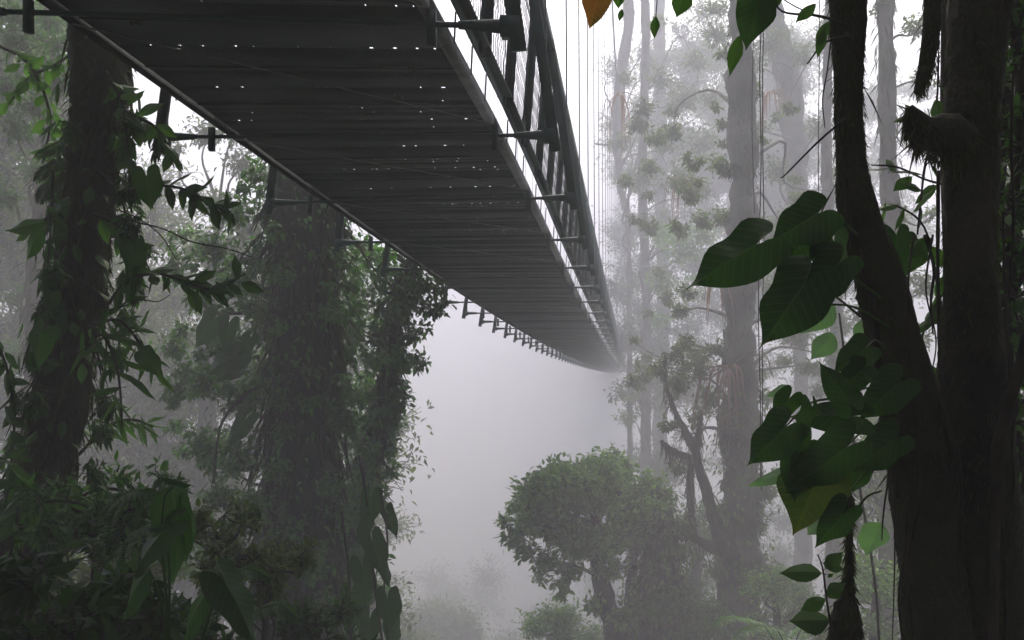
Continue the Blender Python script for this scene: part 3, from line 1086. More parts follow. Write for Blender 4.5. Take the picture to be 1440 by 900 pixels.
# ------------------------------------------------------------------ middle distance
def middle():
    g = np.random.default_rng(5)
    # the vine-covered giant
    t = to_ground(px([(440, -300, 76), (436, 100, 78), (434, 240, 80), (428, 350, 84), (430, 480, 88), (422, 600, 90), (424, 720, 96), (416, 850, 108), (412, 950, 120)], 9.5), 1.3)
    cl = [(300, 350, 9.6, 44), (330, 300, 9.6, 40), (285, 420, 9.6, 30), (340, 400, 9.5, 44), (320, 480, 9.4, 44), (290, 540, 9.4, 40), (340, 560, 9.3, 44),
          (280, 620, 9.4, 36), (340, 640, 9.2, 44), (310, 700, 9.2, 40), (360, 720, 9, 40), (380, 300, 9.5, 36), (330, 780, 9, 44), (370, 470, 9.2, 36), (480, 330, 9.6, 24),
          (490, 400, 9.5, 28), (490, 500, 9.5, 26), (380, 800, 8.8, 36), (500, 560, 9.4, 22), (360, 250, 9.6, 26), (255, 330, 9.6, 20, 12), (505, 300, 9.6, 20), (380, 380, 9.2, 34), (385, 560, 9.0, 34), (390, 660, 9.0, 34), (480, 440, 9.2, 24), (485, 600, 9.1, 26), (470, 680, 9.1, 30), (400, 740, 9, 34), (440, 800, 8.8, 34), (460, 860, 8.8, 34), (350, 850, 8.8, 34), (300, 460, 9.8, 30), (260, 520, 9.8, 26), (250, 600, 9.8, 22)]
    for _ in range(46):
        cl.append((g.uniform(245, 385), g.uniform(260, 800), g.uniform(8.8, 10.6), g.uniform(16, 34)))
    for _ in range(34):
        cl.append((g.uniform(385, 500), g.uniform(290, 900), g.uniform(8.9, 9.3), g.uniform(14, 26)))
    root, c = foliage_tree('vine_covered_tree', 'massive trunk smothered in climbers under the left edge of the bridge', 'tree', t, cl, 'leaf_mid', 'bark', 51, limb_p=0.25,
                           ln=0.075, dens=0.42, k=26, step=0.12, moss=9000, moss_ln=0.22, wrap=2600, wz=(-5, 6), rough=0.24, six=True, droop=.7)
    b = MB()
    fuzz(b, c, 5000, 0.7, 0.02, g, droop=0.97, zlo=-6, zhi=7)
    part('hanging_moss', b, M['moss'], root, kind='stuff')
    b = MB()
    for _ in range(60):
        a = g.uniform(0, 6.28)
        i = int(g.integers(5, len(c) - 12))
        p = c[i]
        q = p[:3] + np.array([math.cos(a), math.sin(a), 0]) * p[3] * g.uniform(0.9, 1.3)
        ln = g.uniform(1, 4)
        b.tube(curve([q, q + [g.normal(0, .05), g.normal(0, .05), -ln / 2], q + [g.normal(0, .1), g.normal(0, .1), -ln]], 14), np.full(14, g.uniform(0.006, 0.02)), 5)
    part('climbing_stems', b, M['root'], root, kind='stuff', smooth=True)
    # the leaning tree beside it
    t = to_ground(px([(575, 360, 3), (567, 400, 8), (556, 440, 13), (550, 500, 17), (538, 570, 21), (520, 640, 24), (500, 720, 26), (478, 800, 28), (462, 950, 36)], 10.6), 1.3)
    cl = [(560, 390, 10.6, 36), (600, 430, 10.6, 32), (535, 430, 10.6, 30), (580, 470, 10.6, 30), (520, 360, 10.8, 24), (575, 510, 10.6, 24), (545, 600, 10.6, 26), (520, 680, 10.6, 26), (545, 660, 10.6, 18),
          (500, 620, 10.6, 22), (555, 545, 10.6, 18), (610, 400, 10.6, 22), (500, 480, 10.7, 24), (510, 560, 10.6, 24), (480, 740, 10.4, 26), (590, 395, 10.6, 26), (620, 430, 10.6, 20), (590, 510, 10.6, 14), (545, 480, 10.6, 24), (560, 575, 10.6, 14), (550, 630, 10.6, 18), (535, 380, 10.6, 26), (565, 420, 10.8, 30)]
    for i in range(46):
        v = g.uniform(430, 900)
        cl.append((np.interp(v, [430, 500, 640, 900], [556, 550, 520, 468]) + g.normal(0, 16), v, g.uniform(10.2, 10.8), g.uniform(9, 20), g.uniform(16, 30)))
    for i in range(34):
        cl.append((g.uniform(485, 545), g.uniform(330, 860), g.uniform(10.0, 11.4), g.uniform(10, 20), g.uniform(14, 28)))
    root2, c2 = foliage_tree('leaning_tree', 'thinner leaning tree whose leafy twigs reach out under the bridge', 'tree', t, cl, 'leaf_mid', 'bark', 52,
                             ln=0.085, dens=0.42, k=14, step=0.1, moss=3500, moss_ln=0.3, wrap=150, wz=(-5, 0.8), limb_p=0.4, six=True, spread=.4, droop=.6, asp=0.5)
    # heart-leaved climber hanging from it
    v = thing('hanging_vine', 'curtain of large drooping heart leaves hanging right of the leaning tree', 'plant', W(525, 900, 7.2))
    stems = [[(505, 640, 4), (515, 700, 4), (520, 760, 4), (528, 830, 4), (540, 920, 4)], [(535, 690, 4), (545, 760, 3), (540, 840, 3), (552, 930, 3)], [(480, 720, 4), (490, 800, 4), (492, 880, 4), (495, 950, 4)]]
    for s in stems:
        b = MB()
        cc = curve(px(s, 7.2), 18)
        b.tube(cc[:, :3], cc[:, 3], 6)
        part('stem', b, M['root'], v, True)
    for (bu, bv, tu, tv, wd) in ((522, 700, 515, 745, 1.1), (545, 722, 556, 762, 0.8), (524, 762, 540, 815, 1.0), (540, 800, 550, 830, 0.8), (545, 842, 549, 890, 1.25), 
                                 (510, 800, 520, 860, 0.9), (552, 880, 556, 925, 0.9), (495, 840, 505, 900, 1.0),
                                 (515, 730, 500, 770, 0.9), (520, 870, 512, 920, 1.0)):
        leaf_px(v, HEART[int(g.integers(0, 2))], (bu, bv), (tu, tv), 7.2 + g.uniform(-.2, .2), wd * .85, g.uniform(-.5, .5))
    # large leaves at the left of the giant
    v = thing('philodendron', 'grey green philodendron with a few huge blurred leaves left of the massive trunk', 'plant', W(330, 620, 8.6))
    b = MB()
    cc = curve(px([(370, 540, 6), (340, 560, 5), (310, 600, 4), (300, 680, 4)], 8.6), 14)
    b.tube(cc[:, :3], cc[:, 3], 6)
    part('stem', b, M['root'], v, True)
    for (bu, bv, tu, tv, wd) in ((300, 450, 268, 492, 0.9), (322, 455, 312, 490, 1.0), (330, 500, 280, 525, 0.9), (330, 505, 300, 540, 1), (350, 478, 332, 510, .8), (345, 590, 318, 630, .8)):
        leaf_px(v, HEART[1], (bu, bv), (tu, tv), 8.6, wd, 0.3)
    # the round tree
    t = to_ground(px([(832, 680, 6), (836, 730, 14), (840, 780, 20), (850, 840, 27), (866, 890, 36), (885, 960, 50)], 14.5), 1.3)
    cl = []
    for i in range(52):
        a = g.uniform(0, 6.28)
        q = math.sqrt(g.random())
        cl.append((822 + math.cos(a) * 98 * q, 722 + math.sin(a) * 62 * q - 6, 14.5 + g.uniform(-.7, .7), g.uniform(18, 32)))
    cl += [(712, 735, 14.5, 14), (720, 760, 14.5, 15), (820, 655, 14.5, 20, 12), (880, 655, 14.5, 22, 12), (915, 680, 14.5, 22), (935, 700, 14.5, 18), (790, 820, 14.4, 16), (730, 745, 14.5, 24, 18), (745, 700, 14.5, 26, 20), (900, 690, 14.5, 26, 18), (850, 665, 14.5, 28, 20), (800, 672, 14.5, 30, 20), (765, 790, 14.5, 22, 20), (740, 775, 14.5, 20), (800, 800, 14.4, 26, 20), (860, 800, 14.3, 24), (905, 835, 14.3, 26), (835, 850, 14.2, 18), (880, 870, 14.2, 26), (775, 660, 14.5, 12), (860, 640, 14.5, 14, 10), (755, 690, 14.5, 16), (725, 715, 14.5, 12), (790, 835, 14.4, 12), (760, 815, 14.4, 12), (915, 740, 14.3, 26), (930, 790, 14.3, 22)]
    root3, c3 = foliage_tree('round_tree', 'bushy light green tree with a round crown in the middle of the clearing', 'tree', t, cl, 'leaf_light', 'bark', 53,
                             limb_p=0.2, ln=0.105, dens=0.85, k=16, step=0.1, moss=2500, moss_ln=0.12, six=True, asp=0.5, spread=0.42)
    trunk(root3, to_ground(px([(900, 700, 8), (893, 760, 14), (888, 820, 16), (886, 900, 20), (888, 960, 24)], 14.7), 1.2), 10, 0.25, 6, 0.12, 'bark', 'second_stem', 4)
    # shaggy column right behind the round tree
    t = to_ground(px([(925, 690, 20), (930, 760, 40), (930, 830, 60), (930, 950, 80)], 14.2), 1.2)
    foliage_tree('mossy_column', 'shaggy moss column behind the right side of the round tree', 'tree', t, [(930, 720, 14.2, 30), (960, 780, 14, 30), (915, 790, 14, 26), (950, 840, 13.8, 34), (905, 860, 13.8, 30), (980, 870, 13.8, 30), (940, 750, 14, 30)], 'leaf_olive', 'bark', 54,
                 ln=0.09, dens=0.3, k=16, step=0.12, moss=7000, moss_ln=0.3, wrap=2500, rough=0.35)


middle()


# ------------------------------------------------------------------ foreground right
def leafy_branch(parent, path, Y, n, size, g, kind='dark', w0=1.0, droop=0.6, both=True, stem='stem', tocam=0.6):
    """a twig with single leaves set alternately along it"""
    c = curve(px(path, Y), max(12, len(path) * 5))
    b = MB()
    b.tube(c[:, :3], c[:, 3], 6, 0.1, 30, 3)
    part(stem, b, M['root'], parent, True)
    sets = OVALS.get(kind) if kind in OVALS else LANCES[kind[6:]]
    for i in range(n):
        t = 0.12 + 0.88 * (i + g.uniform(0, .6)) / n
        k = min(len(c) - 2, int(t * (len(c) - 1)))
        p = c[k, :3]
        d = unit(c[k + 1, :3] - c[k, :3])
        side = unit(np.cross(d, [0.0, -1.0, 0.3])) * (1 if i % 2 else -1)
        dd = d * g.uniform(-0.1, 1.0) + side * g.uniform(0.2, 1.0) + np.array([0, g.uniform(-.5, .3), -droop * g.uniform(-0.1, 1.0)]) + g.normal(0, .25, 3)
        L = size * ZS * g.uniform(0.65, 1.25)
        nr = np.array([g.normal(0, .6), -tocam * g.uniform(.2, 1.8), 0.5])
        p = p + g.normal(0, .12, 3) * L
        leaf_at(parent, sets[int(g.integers(0, 3))], p, p + unit(dd) * L, nr, w0 * g.uniform(.8, 1.2))
    return c


def petiole(parent, a, b_, Y, Yb=None, r=0.0035, sag=0.03):
    r, sag = r * ZS, sag * ZS
    A = W(a[0], a[1], Y)
    B = W(b_[0], b_[1], Yb if Yb else Y)
    m = (A + B) / 2 + np.array([0, 0, sag])
    c = curve([A, m, B], 9)
    b = MB()
    b.tube(c, np.linspace(r * 0.8, r * 1.4, 9), 6)
    part('petiole', b, M['leaf_dark'], parent, True)


def fore_right():
    global ZS
    ZS = 0.48
    g = np.random.default_rng(8)
    Y = 3.3
    A = px([(1180, -1500, 60), (1188, -700, 62), (1190, -100, 50), (1192, 0, 50), (1193, 110, 40), (1196, 210, 40), (1208, 300, 54), (1236, 390, 64), (1256, 480, 70), (1278, 570, 80), (1300, 680, 92),
            (1312, 800, 92), (1318, 900, 96), (1320, 1150, 130)], Y)
    B = px([(1420, -1500, 80), (1400, -700, 88), (1386, -100, 78), (1380, 0, 78), (1366, 150, 74), (1366, 260, 72), (1364, 400, 72), (1368, 520, 84), (1372, 640, 100), (1372, 760, 118), (1368, 900, 124), (1350, 1150, 150)], 3.4)
    gx, gy = A[-1][0], A[-1][1]
    root = thing('forked_tree', 'big near black mossy tree with two stems at the right edge', 'tree', (gx, gy, float(ground_h(gx, gy))))
    ca = trunk(root, A + [(A[-1][0], A[-1][1], float(ground_h(gx, gy)) - .2, .3)], 40, 0.10, 16, 0.035, 'bark', 'trunk', 2)
    cb = trunk(root, B + [(B[-1][0], B[-1][1], float(ground_h(gx, gy)) - .2, .3)], 44, 0.10, 16, 0.035, 'bark', 'trunk', 3)
    # the web of roots and rags between the two stems near the bottom
    cf = trunk(root, px([(1318, 560, 16), (1325, 640, 50), (1335, 720, 70), (1336, 900, 90), (1336, 1150, 110)], 3.42), 24, 0.16, 14, 0.04, 'bark', 'trunk_web', 4)
    cs = trunk(root, px([(1309, -60, 26), (1311, 0, 24), (1310, 50, 22), (1302, 100, 20), (1290, 132, 10)], 3.2), 12, 0.2, 20, 0.03, 'bark', 'dead_branch', 5)
    cst = trunk(root, px([(1360, 205, 50), (1325, 190, 60), (1300, 185, 46), (1286, 165, 26), (1278, 150, 10)], 3.3), 14, 0.25, 20, 0.03, 'bark', 'burl', 6)
    bm = MB()
    for c, n, l in ((ca, 14000, .04), (cb, 14000, .04), (cf, 5000, .05), (cs, 900, .04), (cst, 1500, .07)):
        fuzz(bm, c, n, l, .0038, g, droop=0.9, zlo=-0.2, zhi=3.6)
        fuzz(bm, c, n // 160, l * 4, .003, g, droop=0.98, zlo=-0.2, zhi=3.6)
    part('moss', bm, M['moss'], root, kind='stuff')
    # hanging aerial roots, each a strand
    for (u0, v0, u1, v1, w_) in ((1168, 60, 1160, 180, 2.5), (1178, 130, 1172, 230, 2), (1185, 150, 1190, 240, 2.5), (1285, 330, 1278, 520, 3), (1300, 330, 1312, 470, 5), (1312, 330, 1300, 560, 3),
                                 (1410, 300, 1422, 600, 4), (1425, 100, 1418, 420, 5), (1292, 590, 1284, 900, 4), (1262, 580, 1255, 900, 3), (1250, 640, 1240, 760, 3), (1240, 560, 1234, 640, 3), (1432, 560, 1418, 740, 5),
                                 (1320, 240, 1322, 600, 6), (1345, 620, 1352, 900, 6), (1410, 620, 1415, 900, 6), (1275, 700, 1268, 900, 5)):
        b = MB()
        n = 18
        c = curve(px([(u0, v0, w_), ((u0 * 2 + u1) / 3 + g.normal(0, 4), (v0 * 2 + v1) / 3, w_ * .9), ((u0 + 2 * u1) / 3 + g.normal(0, 5), (v0 + 2 * v1) / 3, w_ * .8), (u1, v1, w_ * .5)], 3.2 - g.uniform(0, .1)), n)
        b.tube(c[:, :3], c[:, 3], 5, 0.2, 30, int(g.integers(999)))
        part('aerial_root', b, M['root'], root, True)
    # its crown, unseen above the frame, spread wide to shade the near haze
    bl, bt = MB(), MB()
    for i in range(60):
        C = np.array([g.uniform(-0.5, 7.5), g.uniform(-7.0, 6.5), g.uniform(4.6, 7.5)])
        if C[0] < 0.8 and C[1] > 0:
            C[1] -= 6
        limb(bt, cb[1, :3] + [0, 0, g.uniform(0, .3)], C, 0.05, 0.015, g)
        clump(bl, bt, C, np.array([1.3, 1.3, .7]), 60, 8, 0.34, g, six=True)
    part('crown', bl, M['leaf_dark'], root, kind='stuff')
    part('branches', bt, M['bark'], root, smooth=True, kind='stuff')

    # thick liana at the right edge
    b = MB()
    c = curve(px([(1462, 380, 16), (1444, 480, 16), (1422, 560, 15), (1404, 630, 16), (1400, 720, 14), (1396, 900, 14), (1390, 1200, 14)], 3.15), 40)
    b.tube(c[:, :3], c[:, 3], 10, 0.12, 20, 3)
    single('liana', b, M['root'], 'smooth dark liana slanting down at the right edge beside the forked tree', 'vine', smooth=True)

    # ---- the philodendron with the big heart leaves
    ph = thing('philodendron', 'philodendron with huge dark heart leaves climbing the left stem of the forked tree', 'plant', W(1240, 560, 3.1))
    b = MB()
    c = curve(px([(1262, 700, 9), (1248, 620, 9), (1236, 540, 9), (1232, 460, 9), (1216, 380, 8), (1195, 310, 7), (1190, 250, 5)], 3.12), 40)
    b.tube(c[:, :3], c[:, 3], 8, 0.1, 30, 3)
    part('stem', b, M['root'], ph, True)
    Y = 2.9
    big = [  # base, tip, width, variant, tilt, depth, dy
        ((1063, 344), (963, 403), 1.05, 0, -0.25, 2.80, 0.02), ((1150, 300), (1082, 340), 1.25, 0, 0.10, 2.86, 0.0), ((1143, 322), (1098, 378), 1.1, 1, 0.1, 2.9, 0.02),
        ((1132, 398), (1066, 488), 1.15, 0, -0.35, 2.78, 0.0), ((1178, 372), (1122, 436), 1.0, 0, 0.1, 2.84, 0.0), ((1172, 345), (1182, 430), 1.1, 1, 0.3, 2.92, 0.02), 
        ((1102, 603), (1048, 655), 1.15, 0, -0.3, 2.80, 0.02), ((1140, 585), (1129, 668), 0.55, 1, 0.6, 2.82, 0), ((1128, 640), (1118, 708), 1.2, 0, 0.2, 2.86, 0.0),
        ((1186, 632), (1104, 696), 0.85, 0, 0.30, 2.80, 0.05), ((1192, 562), (1156, 506), 0.9, 1, -0.2, 2.85, 0.02), ((1215, 492), (1172, 524), 1.2, 0, 0.2, 3.0, 0.0), ((1212, 520), (1176, 552), 1.2, 1, 0.1, 2.98, 0.0),
        ((1186, 722), (1146, 772), 0.95, 0, 0.15, 2.84, 0.02), ((1200, 585), (1108, 578), 0.8, 1, 0.0, 2.95, 0.04),
        ((1255, 620), (1195, 668), 1.0, 1, 0.4, 2.95, 0.0), ((1262, 540), (1210, 590), 1.1, 1, 0.1, 3.0, 0.0), ((1260, 335), (1262, 395), 1.1, 0, 0.1, 3.5, 0.0), ((1290, 345), (1272, 392), 1.1, 0, 0.1, 3.6, 0.0),
        ((1262, 395), (1250, 430), 1.0, 1, 0.1, 3.5, 0.0), ((1110, 560), (1085, 600), 1.0, 2, 0, 2.9, 0), ((1215, 650), (1205, 700), 1.0, 2, 0, 3.0, 0)]
    for bq, tq, wd, var, tilt, yy, dy in big:
        leaf_px(ph, HEART[var], bq, tq, yy, wd, tilt, dy=dy)
    leaf_px(ph, HEART_Y, (1152, 662), (1119, 757), 2.86, 1.3, 0.1, label='big yellowing leaf hanging lowest in the cluster')
    for a, e in (((1063, 344), (1150, 384)), ((1150, 384), (1240, 420)), ((1146, 302), (1205, 330)), ((1118, 402), (1210, 445)), ((1150, 428), (1250, 460)), ((1102, 603), (1170, 560)), ((1170, 560), (1245, 540)),
                 ((1190, 628), (1250, 600)), ((1180, 712), (1250, 650)), ((1192, 562), (1240, 555)), ((1150, 672), (1240, 620)), ((1240, 690), (1195, 735)), ((1215, 492), (1245, 490))):
        petiole(ph, a, e, 2.86, 3.05)
    # paler, larger leaves further back
    p2 = thing('philodendron', 'grey green philodendron leaves further back below the huge dark heart leaves', 'plant', W(1200, 700, 11.6))
    b = MB()
    cc = curve(px([(1245, 1150, 4), (1235, 880, 4), (1225, 780, 4), (1205, 660, 4), (1190, 520, 4), (1180, 440, 3)], 11.8), 20)
    b.tube(cc[:, :3], cc[:, 3], 6)
    part('stem', b, M['root'], p2, True)
    for bq, tq, wd in (((1170, 425), (1125, 468), 1.0), ((1172, 470), (1140, 505), 1.0), ((1235, 735), (1224, 785), 1.3), ((1160, 728), (1135, 752), 1.3), ((1140, 600), (1070, 620), .5), ((1215, 650), (1180, 668), 1.1),
                       ((1125, 660), (1055, 675), 0.45), ((1160, 690), (1152, 735), .7), ((1110, 545), (1080, 552), .8), ((1225, 450), (1200, 480), 1)):
        leaf_px(p2, BROAD[int(g.integers(0, 3))], bq, tq, 11.5, wd, g.uniform(-.3, .3))
    # leaves between the stems
    p3 = thing('climbing_vine', 'small leaved vine looping between the two dark stems of the forked tree', 'vine', W(1300, 600, 3.5))
    for path, n, s in (([(1345, 190, 3), (1320, 180, 3), (1290, 160, 3), (1262, 148, 2)], 4, .10), ([(1330, 260, 4), (1300, 252, 3), (1262, 235, 3), (1225, 232, 2)], 5, .12),
                       ([(1330, 500, 4), (1318, 400, 4), (1300, 320, 3), (1262, 290, 3), (1240, 290, 2)], 9, .11), ([(1335, 400, 3), (1310, 440, 3), (1290, 500, 3), (1285, 580, 3)], 9, .10),
                       ([(1320, 80, 3), (1316, 160, 3), (1300, 240, 3), (1290, 330, 3)], 7, .09)):
        leafy_branch(p3, path, 3.6, n, s, g, 'mid' if g.random() < .4 else 'dark', 1.1)
    # dim vines at the far right margin
    for i, (lab, u0) in enumerate((('dense dim creeper filling the right margin behind the forked tree', 1425), ('leafy creeper hanging beside the right stem of the forked tree', 1405))):
        q = thing('creeper', lab, 'vine', W(u0, 600, 3.9 + 0.5 * i))
        bl, bt = MB(), MB()
        for v in range(-80, 1000, 60):
            C = W(u0 + g.uniform(-8, 30), v, 4.2 + 0.6 * i)
            clump(bl, bt, C, np.array([.14, .15, .16]) * ZS, 16, 6, 0.07 * ZS, g, six=True)
        cc = curve([W(u0 + 10 * math.sin(v / 90), v, 4.2 + .6 * i) for v in range(-200, 1200, 100)], 60)
        bt.tube(cc, np.full(60, .012), 6)
        part('foliage', bl, M['leaf_mid' if i == 0 else 'leaf_dark'], q, kind='stuff')
        part('stems', bt, M['root'], q, kind='stuff', smooth=True)

    # top: leaves hanging into the frame
    h = thing('overhanging_branch', 'branch reaching in at the top with one large heart leaf and a thin pointed one', 'branch', W(1120, 0, 3.0))
    b = MB()
    for pth in ([(1196, 35, 5), (1150, 22, 4), (1100, 16, 3), (1085, -12, 3)], [(1160, 26, 3), (1120, 10, 2), (1060, -20, 2), (1045, 40, 2)], [(1196, 50, 4), (1160, 60, 3), (1135, 90, 2)],
                [(1190, 165, 3), (1150, 200, 3), (1105, 245, 2), (1098, 250, 1.5)]):
        cc = curve(px(pth, 3.05), 16)
        b.tube(cc[:, :3], cc[:, 3], 6, .1, 30, 2)
    part('twigs', b, M['root'], h, True)
    leaf_px(h, HEART[0], (1068, -8), (1050, 70), 3.0, 1.0, 0.1)
    leaf_px(h, HEART[1], (1085, -40), (1072, 40), 3.05, 0.9, 0.2)
    leaf_px(h, OVALS['dark'][0], (1042, 48), (1028, 106), 3.0, 0.8, 0.3)
    leaf_px(h, OVALS['dark'][1], (1148, 5), (1120, 28), 3.0, 1.0, 0.3)
    leaf_px(h, OVALS['dark'][1], (1166, 30), (1150, 62), 3.0, 1.0, 0.3)
    leaf_px(h, OVALS['dark'][1], (1160, 40), (1155, 80), 3.0, .9, 0.3)
    h = thing('overhanging_twig', 'twig at the top centre with one orange brown leaf and small dark ones', 'branch', W(880, -20, 3.2))
    b = MB()
    for pth in ([(990, -60, 4), (930, -30, 3), (880, -20, 2.5), (842, -18, 2)], [(925, -30, 1.5), (924, 0, 1.5), (922, 26, 1.2)], [(885, -20, 1.5), (878, -5, 1.5), (873, 2, 1)], [(965, -45, 2), (966, -20, 2), (964, -8, 1)]):
        cc = curve(px(pth, 3.2), 14)
        b.tube(cc[:, :3], cc[:, 3], 6)
    part('twigs', b, M['root'], h, True)
    leaf_px(h, ORANGE, (846, -22), (830, 38), 3.2, 0.95, 0.15, label='orange brown leaf')
    leaf_px(h, OVALS['mid'][0], (872, -16), (870, 12), 3.2, 1.4, 0.2)
    leaf_px(h, OVALS['dark'][0], (875, 12), (871, 30), 3.2, 1.0, 0.2)
    leaf_px(h, OVALS['dark'][0], (923, 22), (921, 54), 3.2, 1.0, 0.3)
    leaf_px(h, OVALS['dark'][0], (966, -16), (952, 24), 3.2, 1.5, 0.2)

    # seedling and mossy stump
    s = thing('seedling', 'slender seedling with oval leaves in tiers beside the mossy stump', 'plant', W(1172, 905, 3.4))
    b = MB()
    cc = curve(px([(1150, 780, 2), (1157, 800, 2.5), (1162, 840, 3), (1168, 880, 3.5), (1172, 930, 4), (1172, 1100, 5)], 3.4), 24)
    b.tube(cc[:, :3], cc[:, 3], 7)
    part('stem', b, M['root'], s, True)
    for bq, tq, wd in (((1156, 806), (1104, 797), 1.0), ((1157, 792), (1190, 797), 1.1), ((1160, 800), (1186, 775), 1.0), ((1162, 835), (1190, 818), 1.0), ((1161, 842), (1126, 856), 1.0), ((1162, 838), (1186, 828), 1.2),
                       ((1168, 872), (1110, 872), 1.15), ((1168, 872), (1124, 880), .5), ((1164, 812), (1172, 806), 1.0)):
        leaf_px(s, OVALS['dark'][int(g.integers(0, 3))], bq, tq, 3.4, wd * 1.25, 0.1, nrm=(0.1, -.75, .6))
    t = px([(1196, 690, 2.5), (1194, 760, 4), (1194, 800, 7), (1192, 835, 18), (1190, 860, 34), (1188, 900, 44), (1186, 1000, 46), (1186, 1120, 50)], 3.5)
    s = thing('mossy_stump', 'narrow dark mossy stump tapering to a thin stem at the bottom right', 'stump', (t[-1][0], t[-1][1], float(ground_h(t[-1][0], t[-1][1]))))
    c = trunk(s, t + [(t[-1][0], t[-1][1], float(ground_h(t[-1][0], t[-1][1])) - .2, .1)], 14, .3, 25, .03, 'bark', 'stump', 5)
    b = MB()
    fuzz(b, c, 3500, .05, .006, g)
    part('moss', b, M['moss'], s, kind='stuff')
    ZS = 1.0
    # lianas in the clearing
    for i, (u, v0, v1, yy, lab) in enumerate(((1069, 455, 680, 7, 'thin straight liana hanging just right of the tall grey trunk'), (1072.5, 440, 690, 7.2, 'second thin liana beside the one right of the tall grey trunk'),
                                           (1330, 250, 620, 2.6, 'knotted liana between the two dark stems'), (1152, 150, 420, 8, 'thread thin liana left of the forked tree'), (1060, -50, 300, 9, 'faint thread of liana before the tall grey trunk'))):
        b = MB()
        cc = curve([W(u + g.normal(0, 1.5), v, yy) for v in np.linspace(v0 - 700 if i not in (3,) else v0 - 200, v1, 9)], 50)
        b.tube(cc, np.full(50, 0.0045 if i != 2 else 0.012), 5)
        single('liana', b, M['root'], lab, 'vine', group='lianas hanging at the right', smooth=True)
    # fern at the bottom
    f = thing('fern', 'pale arching fern fronds at the bottom right below the tall grey trunk', 'plant', W(1090, 960, 7.5))
    for pts in ([(1110, 960), (1085, 895), (1060, 872), (1025, 868), (1000, 885)], [(1110, 960), (1100, 900), (1080, 880), (1050, 885), (1030, 905)], [(1110, 960), (1120, 900), (1135, 880), (1160, 890)]):
        frond(f, [W(u, v, 7.5 - 0.2 * i) for i, (u, v) in enumerate(pts)], 0.10, g, 'leaf_mid')


def frond(parent, pts, wl, g, mat='leaf_light', n=34):
    c = curve(np.array(pts), 30)
    b = MB()
    b.tube(c, np.linspace(0.006, 0.002, 30), 5)
    d = np.gradient(c, axis=0)
    d /= np.linalg.norm(d, axis=1, keepdims=True)
    t = np.linspace(3, 28.9, n)
    i = t.astype(int)
    P = c[i] + (c[np.minimum(i + 1, 29)] - c[i]) * (t - i)[:, None]
    for s in (-1, 1):
        sd_ = np.cross(d[i], [0, 0, 1.0])
        sd_ /= np.linalg.norm(sd_, axis=1, keepdims=True)
        L = wl * np.sin(np.linspace(0.5, 3.0, n)) + 0.01
        b.leaves(P, sd_ * s + d[i] * 0.45 + np.array([0, 0, -0.15]) + g.normal(0, .06, (n, 3)), np.tile([0, 0, 1.0], (n, 1)), L, L * 0.22, .15, .1)
    part('frond', b, M[mat], parent)


fore_right()


